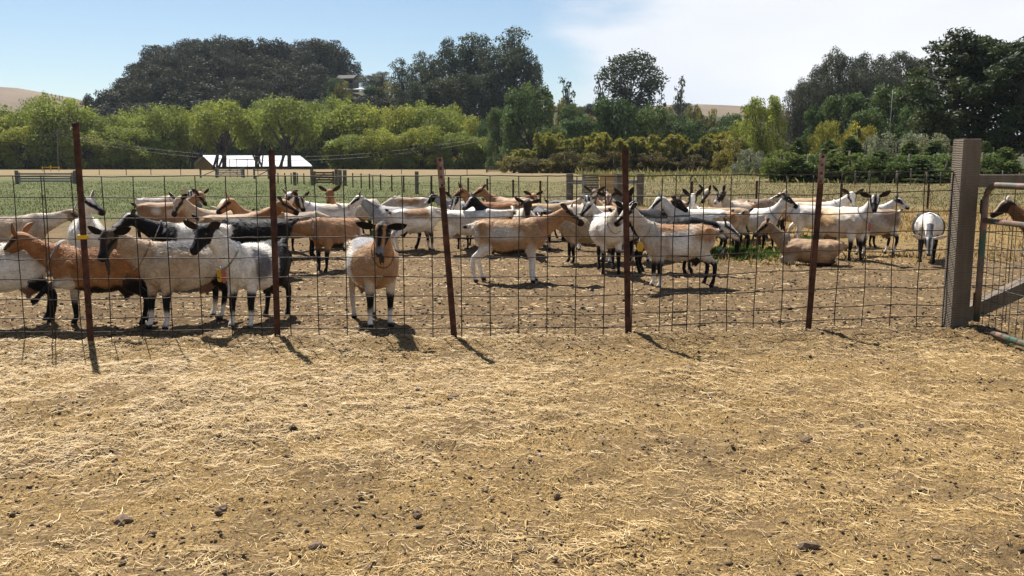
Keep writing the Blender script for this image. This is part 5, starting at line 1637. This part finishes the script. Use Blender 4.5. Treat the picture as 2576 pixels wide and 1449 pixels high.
    add_color(me, 'coat', np.clip(CC, 0.0, 0.95) ** 1.22 * 0.90 + 0.003)
    fr = dict(hair=hair, poll=poll, hd=hd, u=u, s=s, HL=HL, end=end, base=base, zo=zo)
    # neck frame for the collar
    t = g.get('collar_t', 0.30)
    b0 = np.array((0.29, 0, 0.625 + zo))
    c = (1 - t) ** 2 * b0 + 2 * t * (1 - t) * ctrl + t * t * end
    d = norm(2 * (1 - t) * (ctrl - b0) + 2 * t * (end - ctrl))
    fr['nc'] = c; fr['nd'] = d
    fr['ns'] = norm(np.cross(Z, d)) if abs(d[2]) < 0.98 else Y
    fr['nu'] = norm(np.cross(d, fr['ns']))
    fr['nrh'] = np.interp(t, (0, 0.25, 0.5, 0.8, 1), (0.165, 0.136, 0.104, 0.080, 0.070))
    fr['nrw'] = np.interp(t, (0, 0.25, 0.5, 0.8, 1), (0.110, 0.090, 0.068, 0.058, 0.052))
    return me, fr

_eye = bmesh.new(); bmesh.ops.create_uvsphere(_eye, u_segments=8, v_segments=6, radius=0.0125)
eye_me = bpy.data.meshes.new('eye'); _eye.to_mesh(eye_me); _eye.free(); eye_me.materials.append(m_eye)
eye_me.polygons.foreach_set('use_smooth', [True] * len(eye_me.polygons))
hair_mats = {}
def hair_mat(c):
    k = tuple(round(float(x), 3) for x in c)
    if k not in hair_mats:
        hair_mats[k] = simple_mat('beard_hair', k, tuple(x * 0.6 for x in k), 60, 0.8)
    return hair_mats[k]

GOATS = []
def put_goat(g, seed):
    rng = np.random.default_rng(seed)
    me, fr = build_goat(g, rng)
    px = g['x']
    sc = g.get('s', 1.0)
    if 'fy' in g:
        p = ground(px, g['fy'])
    else:  # row of the back line gives the distance
        zb = 0.765 * sc - (0.305 * sc if g.get('lie') else 0)
        p = ground(px, g['by'], zb)
    # a yaw is read off relative to the line of sight unless it was measured on the ground
    turn = 0.0 if g.get('wy') else math.degrees(math.atan2(p[0], p[1]))
    root = empty('goat', (p[0], p[1], 0.0), math.radians(g['yaw'] - turn))
    root.scale = (sc, sc, sc)
    tag(root, g['label'], 'goat', 'goats of the herd behind the wire fence')
    link_mesh('body', me, root)
    if fr['hair'] is not None:
        tag(link_mesh('coat_hair', fr['hair'], root), kind='stuff')
    poll, hd, u, s, HL = fr['poll'], fr['hd'], fr['u'], fr['s'], fr['HL']
    for sy in (1, -1):
        link_mesh('eye', eye_me, root, tuple(poll + hd * HL * 0.36 + s * sy * 0.064 + u * 0.028))
    if g.get('beard'):
        mb = MB()
        r2 = random.Random(seed)
        b0 = poll + hd * HL * 0.80 - u * 0.062
        L = g['beard']
        for k in range(11):
            o = np.array([r2.uniform(-1, 1) for _ in range(3)])
            back = r2.uniform(-0.005, 0.030)
            st = b0 + o * np.array((0.008, 0.008, 0.003)) - hd * back
            ln = L * (1.05 - back * 14 * r2.uniform(.6, 1))
            dr = norm(-np.array((0, 0, 1.0)) - u * 0.2 + hd * (back - 0.012) * 5 + o * 0.05)
            mb.tube([st, st + dr * ln * 0.4, st + dr * ln * 0.75 + o * 0.004, st + dr * ln - hd * 0.008], [0.013, 0.0125, 0.008, 0.002], 5)
        mb.build('beard', hair_mat(g.get('beard_c', H_)), root, True)
    if g.get('collar'):
        kind = g['collar']
        mb = MB()
        n = 30
        for k in range(n):
            a0, a1 = 2 * math.pi * k / n, 2 * math.pi * (k + (1.25 if kind == 'chain' else 1.05)) / n
            P = [fr['nc'] + fr['ns'] * math.cos(a) * (fr['nrw'] + 0.008) + (fr['nu'] * math.sin(a)) * (fr['nrh'] + 0.010) - np.array((0, 0, 0.02)) * max(0, -math.sin(a)) for a in (a0, a1)]
            wd = 0.013 if k % 2 else 0.007
            mb.bar(P[0], P[1], (wd if kind == 'chain' else 0.004), (0.007 if k % 2 else 0.012) if kind == 'chain' else 0.005, up=tuple(fr['nd'] if kind == 'chain' else fr['nu']))
        cobj = mb.build('collar', {'chain': m_chain, 'strap': m_strap, 'pink': m_pink}[kind], root)
        bot = fr['nc'] - fr['nu'] * (fr['nrh'] + 0.012) - np.array((0, 0, 0.02))
        for i, tg in enumerate(g.get('tags', ())):
            mt = {'y': m_tagy, 'r': m_tagr, 'k': m_tagk}[tg]
            mb = MB()
            off = fr['ns'] * (0.028 * (i * 2 - (len(g['tags']) - 1)))
            w_, h_ = {'y': (0.085, 0.115), 'r': (0.036, 0.12), 'k': (0.05, 0.09)}[tg]
            front = norm(np.array((0.75, 0.5 * (1 if i else -1), 0.15)))
            sd = norm(np.cross((0, 0, 1), front))
            prof = [(-0.3, 0), (0.3, 0), (0.5, -0.3), (0.5, -0.8), (0.3, -1), (-0.3, -1), (-0.5, -0.8), (-0.5, -0.3)]
            vv = []
            for dth in (-0.004, 0.004) if tg != 'k' else (-0.018, 0.018):
                for (a, b2) in prof:
                    vv.append(bot + off + sd * a * w_ + np.array((0, 0, 1)) * b2 * h_ + front * (dth + 0.01))
            ff = [tuple(range(7, -1, -1)), tuple(range(8, 16))] + [(q, (q + 1) % 8, 8 + (q + 1) % 8, 8 + q) for q in range(8)]
            mb.add(vv, ff)
            mb.build('tag' if tg != 'k' else 'bell', mt, cobj)
    GOATS.append(root)
    return root
# ------------------------------------------------------------------ the herd
def mk(**k): return k
COATS = dict(
    tan=mk(base=T, belly=K, dorsal=D, neck=T, leg_f=(T, K, None), leg_h=(T, K, None), head=T, bar=K, muzzle=D, tail=(D, K), udder=D, ear=(T, D)),
    brown=mk(base=R_, belly=K, dorsal=K, neck=R_, leg_f=(R_, K, None), leg_h=(D, K, None), head=R_, bar=D, muzzle=K, tail=(D, K), udder=D, ear=(B_, D)),
    cream=mk(base=L_, spot=[(-.3, .66, .16, .10, T), (.05, .6, .2, .12, C_)], neck=L_, leg_f=(L_, D, W), leg_h=(L_, D, None), head=L_, bar=D, muzzle=W, tail=(W, K), udder=P_, ear=(L_, D)),
    creamtan=mk(base=C_, belly=D, dorsal=D, neck=C_, leg_f=(C_, K, None), leg_h=(C_, K, W), head=C_, bar=K, muzzle=D, tail=(D, D), udder=D, ear=(C_, D)),
    white=mk(base=W, spot=[(-.1, .7, .3, .08, L_)], neck=W, leg_f=(W, L_, W), leg_h=(W, L_, W), head=W, bar=D, muzzle=W, nose=P_, tail=(W, W), udder=P_, ear=(W, P_)),
    whiteblackleg=mk(base=W, spot=[(.1, .5, .2, .1, L_)], neck=W, leg_f=(W, K, None), leg_h=(W, K, W), head=W, bar=K, muzzle=K, tail=(W, K), udder=P_, ear=(W, D)),
    coublanc=mk(base=W, patch=[(-.6, -.08, .2, 1, K)], neck=W, leg_f=(W, K, None), leg_h=(K, K, None), head=K, stripe=W, cheek=W, tail=(K, K), udder=D, ear=(K, D)),
    greywhite=mk(base=np.array((.50, .49, .49)), dorsal=K, spot=[(-.25, .68, .25, .1, G_)], neck=np.array((.42, .42, .43)), mane=G_, leg_f=(W, K, None), leg_h=(W, K, None), head=W, bar=K, blaze=K, muzzle=W, tail=(K, K), udder=P_, ear=(K, D)),
    black=mk(base=K * 1.3, neck=K * 1.3, leg_f=(K, K, None), leg_h=(K, K, None), head=K * 1.4, stripe=G_ * 1.8, tail=(K, K), udder=D, ear=(K, D)),
    grey=mk(base=G_ * 1.2, dorsal=K, neck=G_, leg_f=(K, K, W), leg_h=(K, K, W), head=G_, bar=K, stripe=W, muzzle=D, tail=(K, W), udder=D, ear=(G_, D)),
    darkface=mk(base=L_, neck=L_, leg_f=(L_, K, None), leg_h=(L_, K, None), head=D, muzzle=K, tail=(W, D), udder=P_, ear=(D, D)),
    striped=mk(base=W, neck=W, leg_f=(W, K, W), leg_h=(W, K, W), head=W, bar=K, blaze=None, muzzle=W, tail=(W, K), udder=P_, ear=(K, W)),
    browndark=mk(base=B_ * .8, belly=K, neck=B_ * .75, leg_f=(D, K, None), leg_h=(D, K, None), head=D, stripe=C_, muzzle=K, tail=(K, K), udder=D, ear=(D, D)),
)
COATS['striped'].pop('blaze')
def C(name, **over):
    d = dict(COATS[name]); d.update(over); return d
HERD = [
 # --- front rank at the wire
 mk(x=8, fy=822, yaw=180, np=20, coat=C('white', belly=None, leg_h=(K, K, None), leg_f=(W, K, None), spot=[(-.2, .7, .22, .06, L_)]), fat=1.08, label='white goat with black hind legs cut off beside the pawing tan goat'),
 mk(x=262, wy=1, fy=818, yaw=-164, np=37, ny=-8, hy=-14, hp=-32, coat=C('brown', base=np.array((.44, .235, .105)), neck=np.array((.42, .21, .09)), head=np.array((.40, .215, .10)), bar=D, stripe=None, leg_f=(L_, K, None), leg_h=(K, K, None), cheek=B_), **{'raise': 0}, beard=.15, beard_c=D, collar='chain', ear=30, earb=45, label='bearded tan goat with chain collar pawing with one raised foreleg'),
 mk(x=468, wy=1, fy=815, yaw=-122, np=40, ny=-30, hy=22, hp=-46, nl=.36, coat=C('cream', base=L_, neck=np.array((.50, .385, .27)), patch=[(.10, .6, .3, 1, np.array((.56, .46, .35)))], spot=[(-.02, .74, .30, .05, G_), (.1, .55, .16, .12, C_)], head=np.array((.17, .12, .075)), bar=K, blaze=D, muzzle=K, leg_f=(C_, K, W), leg_h=(K, K, W), ear=(D, K), throat=C_), beard=.15, beard_c=D, collar='strap', ear=8, earb=15, s=1.02, label='shaggy cream goat with dark face and long brown beard'),
 mk(x=650, wy=1, fy=812, yaw=-104, np=52, ny=-42, hy=-14, hp=-40, coat=C('coublanc', patch=[(-.6, -.06, .2, 1, K)], spot=[(.16, .60, .10, .16, G_ * 2)], cheek=None, stripe=None, mane=np.array((.35, .35, .36)), throat=W, leg_f=(W, K, W), leg_h=(K, K, None)), collar='chain', tags='yr', ear=22, earb=5, label='white goat with black face and black rear wearing yellow and red tags'),
 mk(x=940, wy=1, fy=812, yaw=-66, np=50, ny=-14, hy=-31, hp=-52, coat=C('cream', base=L_, patch=[(.02, .6, .3, 1, np.array((.50, .335, .20)))], spot=[(.02, .55, .06, .3, W), (-.05, .75, .22, .06, G_ * 3), (-.38, .6, .10, .14, C_)], neck=T, head=K, stripe=T, cheek=T, blaze=None, bar=None, muzzle=G_ * 2, leg_f=(L_, K, W), leg_h=(C_, L_, None), ear=(D, K)), fat=1.08, s=1.03, beard=.10, beard_c=D, collar='strap', ear=14, earb=0, label='tan and white goat with black face staring straight out through the fence'),
 # --- second rank
 mk(x=1284, fy=708, yaw=-4, np=36, hy=-14, hp=-30, coat=C('tan', base=np.array((.50, .325, .185)), spot=[(-.05, .60, .2, .1, L_)], head=T, bar=K, stripe=W, cheek=T, leg_f=(L_, W, W), leg_h=(W, W, W), rump=L_, tail=(W, K), dorsal=None, blaze=None), collar='pink', collar_t=.22, tail=-8, udder=False, label='tan goat with white legs, dark belly and pink collar standing broadside'),
 mk(x=1702, fy=722, yaw=-160, np=52, ny=6, hy=8, hp=-30, coat=C('whiteblackleg', base=L_, spot=[(-.32, .66, .2, .1, T), (.1, .73, .2, .05, T), (.02, .55, .14, .14, W)], neck=L_, head=L_, bar=K, muzzle=K, leg_f=(L_, K, W), leg_h=(L_, K, None), tail=(W, K), ear=(W, K), udder=D, belly=None), collar='chain', tags='ky', beard=.08, beard_c=W, tail=0, label='white goat with tan back and yellow tag looking left past the post'),
 mk(x=1531, fy=684, yaw=-84, np=42, ny=18, hy=48, hp=-52, coat=C('whiteblackleg', base=W, spot=[(.25, .48, .12, .12, L_)], neck=L_, head=K, stripe=W, blaze=W, muzzle=K, leg_f=(W, K, None), leg_h=(W, K, None), ear=(W, K)), fat=1.22, s=1.05, collar='strap', label='fat white goat facing the fence with black bearded muzzle turned down'),
 mk(x=846, fy=680, yaw=-134, np=4, ny=-46, hy=-50, hp=-50, coat=C('brown', base=np.array((.45, .275, .155)), neck=np.array((.45, .265, .14)), head=np.array((.42, .24, .12)), rump=W, dorsal=D, leg_f=(T, K, None), leg_h=(K, K, None), bar=D, muzzle=K), collar='chain', ear=-5, earb=60, tail=-30, legs=(.03, -.02, .05, 0), label='brown goat with white rump stretching its lowered neck behind the post'),
 mk(x=483, by=560, yaw=178, np=34, ny=10, hy=22, hp=-22, coat=C('coublanc', base=W, patch=[(.18, .6, .2, 1, K), (-.32, .0, .66, 1, G_)], neck=K, head=K, stripe=W, cheek=K, leg_f=(K, K, W)), collar='chain', label='black necked goat with white shoulders behind the shaggy cream goat'),
 mk(x=640, by=549, yaw=176, np=-28, coat=C('black'), fat=1.1, label='black goat with lowered head behind the white tagged goat'),
 mk(x=2330, fy=658, yaw=-88, np=-36, hy=3, hp=-66, coat=C('coublanc', patch=[(-.6, .17, .44, 1, K * 1.5)], leg_f=(K, K, None), head=G_, stripe=W, ear=(W, W), mane=G_), fat=1.12, ear=2, earb=20, earl=.17, label='black and white goat grazing head down before the wooden post'),
 mk(x=2037, fy=664, yaw=180, lie=True, np=48, hp=-34, hy=10, coat=C('tan', base=np.array((.46, .32, .20)), belly=None, leg_f=(C_, C_, None), leg_h=(T, D, None), neck=np.array((.40, .29, .19)), head=np.array((.36, .26, .17)), bar=K, dorsal=K), beard=.15, beard_c=D, collar='chain', tail=-60, fat=1.15, label='tan bearded goat lying on the ground behind the brown steel post'),
 mk(x=2116, fy=653, yaw=-42, np=58, hy=-50, hp=-42, coat=C('cream', base=L_, spot=[(-.22, .62, .26, .16, np.array((.52, .36, .20)))], neck=W, head=K, stripe=W, blaze=K, muzzle=K, leg_f=(W, K, None), leg_h=(L_, K, None), ear=(D, D)), collar='chain', tags='r', label='tan backed goat with striped face looking out beyond the lying goat'),
 mk(x=2197, fy=641, yaw=-140, np=5, coat=C('cream', spot=[(-.2, .66, .25, .16, np.array((.40, .28, .19)))], leg_f=(W, K, W), leg_h=(W, K, W)), label='white goat with brown rump half hidden by the striped face goat'),
 mk(x=2155, fy=622, yaw=2, np=42, hy=-12, hp=-24, coat=C('coublanc', patch=[], head=K, stripe=W), collar='strap', label='white necked goat with black face looking right past the herd edge'),
 mk(x=1900, fy=630, yaw=-38, np=55, hy=26, hp=-26, coat=C('coublanc', patch=[(-.6, -.04, .2, 1, K * 1.3)], head=K, stripe=None, cheek=W, leg_f=(W, K, None)), collar='chain', tags='k', label='black rumped white goat with black head wearing a bell'),
 mk(x=1815, fy=637, yaw=-156, np=-18, hp=-60, coat=C('creamtan', base=np.array((.50, .375, .25)), belly=None, leg_f=(L_, K, None), leg_h=(L_, K, None), dorsal=None), collar='strap', tags='y', label='pale tan goat with lowered head and yellow tag beside the golden grass'),
 mk(x=2045, fy=619, yaw=186, np=56, hy=-20, hp=-12, coat=C('white', spot=[(-.1, .6, .3, .12, L_)], leg_f=(W, W, W), head=L_, ear=(L_, P_)), collar='chain', tags='r', label='white goat with raised head and chain collar behind the lying goat'),
 mk(x=2660, fy=690, yaw=176, np=46, hp=-34, coat=C('browndark', ear=(L_, L_)), label='dark brown goat with pale ears entering behind the green gate'),
 # --- left rear
 mk(x=22, by=541, yaw=-4, np=22, hp=-38, coat=C('cream', base=np.array((.52, .43, .34)), neck=L_, head=np.array((.34, .25, .17)), bar=D, muzzle=K, dorsal=D), ear=62, earb=10, earl=.17, label='pale grey tan goat with upright ears behind the bearded tan goat'),
 mk(x=216, by=546, yaw=-90, np=66, hy=62, hp=-26, coat=C('white', head=W, bar=K, blaze=G_, muzzle=D, nose=K), collar='strap', ear=35, label='white goat facing the fence behind the yellow clipped post'),
 mk(x=410, by=507, yaw=-3, np=44, hy=-50, hp=-42, coat=C('tan', base=np.array((.40, .25, .145)), spot=[(-.1, .6, .09, .07, L_), (.12, .57, .10, .08, C_)], belly=None), label='brown goat with pale flank patches standing behind the black necked goat'),
 mk(x=392, by=494, yaw=24, np=-10, coat=C('white', base=W, patch=[(.0, .6, .3, 1, C_)], dorsal=None), label='goat with white rump and tan back behind the patchy brown goat'),
 mk(x=486, fy=580, yaw=-90, np=40, hp=-50, coat=C('grey', head=G_, stripe=W, ear=(W, L_), muzzle=W), ear=14, earb=0, earl=.165, label='grey goat with white striped face and sideways ears, rearmost on the green'),
 mk(x=556, by=526, yaw=-148, np=50, hy=12, hp=-48, coat=C('creamtan', base=np.array((.52, .42, .32)), belly=None, head=C_, bar=D, muzzle=D, neck=C_), label='pale tan goat with brown nose behind the black faced goat'),
 mk(x=572, by=503, yaw=102, np=-20, coat=C('cream', base=L_), label='cream goat turned away behind the pale tan goat'),
 mk(x=662, fy=657, yaw=-130, np=48, hy=-46, hp=-30, coat=C('tan', base=T, ear=(T, D)), ear=58, earb=20, label='tan goat with tall ears looking left behind the black goat'),
 mk(x=588, by=537, yaw=-8, np=44, hy=-8, hp=-24, coat=C('brown', base=np.array((.43, .29, .17)), head=T, bar=K, stripe=None, belly=None), label='brown goat with black eye bar looking right behind the rusty post'),
 mk(x=745, by=533, yaw=2, np=-12, hp=-50, coat=C('creamtan', base=np.array((.50, .41, .33)), belly=None, spot=[(-.05, .7, .35, .08, np.array((.36, .27, .2)))], leg_f=(L_, K, None), leg_h=(C_, K, None)), fat=1.15, label='broad greyish tan goat with lowered head behind the brown goat'),
 mk(x=706, fy=632, yaw=-58, np=52, hy=6, hp=-50, coat=C('browndark', head=D, stripe=L_, base=T, neck=T), ear=40, label='brown goat with pale striped dark face right of the rusty post'),
 mk(x=826, by=511, yaw=-166, np=48, hy=22, hp=-36, coat=C('white', head=W, bar=D, muzzle=G_), collar='chain', label='white goat with dark eye stripes standing on the grass edge'),
 mk(x=843, fy=615, yaw=-96, np=64, hy=-8, hp=-42, coat=C('brown', base=np.array((.46, .28, .145)), head=B_, bar=None, muzzle=B_, stripe=None), ear=26, label='plain brown faced goat facing out beside the white grass edge goat'),
 mk(x=999, by=518, yaw=179, np=45, hp=-26, hy=4, coat=C('greywhite', blaze=W), collar='strap', label='grey and white goat with black back and striped face looking left'),
 mk(x=926, fy=592, yaw=-62, np=-40, hp=-70, coat=C('darkface', base=L_, muzzle=K), collar='strap', tags='y', label='cream goat grazing behind the grey goat with its yellow tag hanging'),
 mk(x=1043, by=522, yaw=24, np=4, coat=C('cream', base=W, spot=[(.02, .68, .28, .12, np.array((.42, .27, .15)))], dorsal=D, belly=None, udder=D, leg_h=(W, W, W)), fat=1.08, label='white goat with brown saddle facing away beside the leaning post'),
 mk(x=1030, by=493, yaw=172, np=-25, coat=C('cream', dorsal=K, spot=[(0, .65, .25, .1, T)]), label='cream goat with black back stripe behind the grey goat'),
 mk(x=1180, by=527, yaw=2, np=12, hp=-34, coat=C('white', head=L_, spot=[(-.1, .6, .35, .1, L_)], leg_h=(W, D, W), leg_f=(W, D, W), bar=D), fat=1.1, label='large white goat with lowered neck behind the pink collared goat'),
 mk(x=1172, by=505, yaw=178, np=36, hp=-32, coat=C('greywhite', head=K, stripe=W, bar=None, blaze=None), label='grey white goat with black face right behind the leaning post top'),
 mk(x=1178, fy=624, yaw=-112, np=54, hy=-10, hp=-44, coat=C('coublanc', patch=[], head=K, stripe=W), ear=45, label='white goat with black striped face beside the chestnut headed goat'),
 mk(x=1246, fy=616, yaw=-162, np=56, hp=-24, coat=C('brown', base=R_, neck=R_, head=np.array((.36, .19, .09))), ear=70, earb=20, label='chestnut goat with pricked ears looking left over the white back'),
 mk(x=1272, fy=636, yaw=-152, np=52, hy=-14, hp=-34, coat=C('black', stripe=W, muzzle=G_), label='black goat with white face stripes behind the large white goat'),
 mk(x=1268, fy=590, yaw=-30, np=30, hy=-40, coat=C('tan'), label='tan goat standing farthest back behind the black striped goat'),
 mk(x=1292, fy=598, yaw=160, np=44, hy=40, hp=-20, coat=C('tan', base=np.array((.50, .36, .22))), label='pale tan goat turning its head away near the back fence'),
 mk(x=1320, fy=641, yaw=-86, np=46, hy=-4, hp=-62, coat=C('darkface', head=D * 1.2), ear=10, label='cream goat with long dark brown face above the pink collared goat'),
 mk(x=1362, by=521, yaw=98, np=-20, coat=C('grey', base=G_), fat=1.1, label='dark grey goat showing its rump behind the tan goat head'),
 mk(x=1385, by=510, yaw=6, np=36, hp=-34, coat=C('tan', base=np.array((.50, .36, .22)), head=K, neck=C_, bar=None, stripe=None, ear=(K, K)), label='tan goat with black head looking right in the middle of the herd'),
 # --- centre
 mk(x=1478, by=541, yaw=-166, np=14, hp=-44, coat=C('creamtan', base=np.array((.52, .41, .28)), belly=None, dorsal=T), collar='chain', label='pale tan goat with lowered neck behind the pink collared goat head'),
 mk(x=1452, fy=612, yaw=-72, np=50, hp=-46, coat=C('striped', bar=K, blaze=K), ear=30, label='white goat with black striped face before the plank gate'),
 mk(x=1436, fy=602, yaw=-18, np=42, hp=-30, coat=C('greywhite'), label='grey white goat looking right before the left gate post'),
 mk(x=1500, fy=604, yaw=-94, np=50, hp=-56, coat=C('creamtan', head=np.array((.20, .15, .11)), bar=None), ear=38, earl=.16, label='greyish tan goat with raised ears before the plank gate'),
 mk(x=1532, fy=612, yaw=-92, np=46, hp=-40, coat=C('brown', base=T, head=L_, blaze=B_, bar=D), ear=12, label='tan goat with white and brown face before the gate post'),
 mk(x=1470, by=506, yaw=8, np=-22, coat=C('cream', base=L_, dorsal=D), label='cream goat with dark back stripe and hidden head, further back of two'),
 mk(x=1500, by=515, yaw=174, np=-22, coat=C('cream', base=L_ * .95, dorsal=D), label='cream goat with hidden head standing behind the fat white goat'),
 mk(x=1566, fy=658, yaw=-152, np=52, hy=6, hp=-40, coat=C('striped', head=W, bar=K, blaze=K, muzzle=K), ear=28, label='white goat with black striped face looking left over the fat white goat'),
 mk(x=1622, fy=655, yaw=-118, np=60, hp=-44, hy=-8, coat=C('black'), ear=48, earl=.165, label='black goat with tall ears right of the rusty middle post'),
 mk(x=1604, fy=640, yaw=-22, np=44, hp=-30, coat=C('browndark', head=D, stripe=None), label='dark brown goat looking right behind the black tall eared goat'),
 mk(x=1682, by=547, yaw=-2, np=4, hp=-28, coat=C('black', base=K * 1.6, head=W, bar=K, stripe=None), label='black bodied goat with white face behind the tan backed white goat'),
 mk(x=1690, by=521, yaw=160, np=-20, coat=C('white'), label='white goat with hidden head behind the black bodied goat'),
 mk(x=1703, by=501, yaw=122, np=-40, coat=C('tan', base=np.array((.46, .33, .21)), belly=None), label='tan goat grazing turned away by the golden grass'),
 mk(x=1758, fy=645, yaw=-168, np=48, hp=-36, coat=C('striped', head=W, bar=K), label='white goat with black eye bar looking left over the black back'),
 mk(x=1742, fy=628, yaw=-92, np=58, hp=-46, coat=C('striped', head=K, stripe=W, blaze=W, ear=(K, K), bar=None), ear=46, earl=.165, label='goat with white blazed black face and raised ears facing out'),
 mk(x=1790, by=531, yaw=-172, np=-20, coat=C('cream', base=np.array((.56, .44, .31)), dorsal=T), label='cream goat with hidden head left of the yellow tagged pale goat'),
 mk(x=1832, fy=606, yaw=-132, np=56, hp=-44, coat=C('cream', head=L_, bar=D, muzzle=D), ear=52, label='cream goat with dark eye bar, left of two heads together'),
 mk(x=1856, fy=613, yaw=-122, np=58, hp=-40, hy=-10, coat=C('cream', head=D, stripe=L_), ear=56, collar='strap', label='cream goat with dark striped face, right of two heads together'),
 mk(x=1892, by=499, yaw=16, np=-30, coat=C('creamtan', base=np.array((.38, .29, .21)), belly=None, dorsal=K, tail=(W, W)), label='greyish brown goat grazing behind the black rumped goat'),
 mk(x=1948, by=496, yaw=86, np=-32, coat=C('black', spot=[(.1, .66, .12, .14, W)]), label='black goat with white shoulder patch grazing away'),
 mk(x=2022, by=497, yaw=4, np=-30, coat=C('tan', base=np.array((.54, .40, .26)), belly=None, dorsal=None), label='light tan goat grazing behind the white raised head goat'),
 mk(x=2050, by=507, yaw=2, np=46, hy=-78, hp=-46, coat=C('white', head=W, bar=K, blaze=W, ear=(D, D)), collar='chain', ear=24, label='white goat with striped face looking back beside the brown post'),
]
for i, g in enumerate(HERD):
    cf = dict(g['coat'])
    for k_ in list(cf):
        if cf[k_] is None: cf.pop(k_)
    g['coat'] = cf
    d_ = 1.5 * F_PX / (g['fy'] - HOR) if 'fy' in g else 0.735 * F_PX / (g['by'] - HOR)
    g['vox'] = 0.0130 if d_ < 9.5 else (0.017 if d_ < 13.5 else 0.022)
    g['hairs'] = 15000 if d_ < 9.5 else (8000 if d_ < 12.6 else 0)
    if 'legs' not in g and not g.get('lie'):
        rr = random.Random(i * 7 + 3)
        g['legs'] = tuple(rr.uniform(-.05, .06) for _ in range(4))
    g.setdefault('udder', True)
    g.setdefault('s', random.Random(i * 13 + 5).uniform(0.94, 1.06))
    put_goat(g, 100 + i)
# ------------------------------------------------------------------ thin sea haze in the air
m_haze = bpy.data.materials.new('haze'); m_haze.use_nodes = True
nt = m_haze.node_tree
for n_ in list(nt.nodes): nt.nodes.remove(n_)
o_ = nt.nodes.new('ShaderNodeOutputMaterial'); pv = nt.nodes.new('ShaderNodeVolumePrincipled')
pv.inputs['Color'].default_value = (0.74, 0.86, 1.0, 1)
pv.inputs['Density'].default_value = 0.00008
pv.inputs['Anisotropy'].default_value = 0.2
nt.links.new(pv.outputs[0], o_.inputs['Volume'])
hz = MB().box((0, 745, 60), (2600, 1520, 128)).build('haze', m_haze)
tag(hz, 'thin bluish air haze over the whole valley', 'haze', kind='stuff')
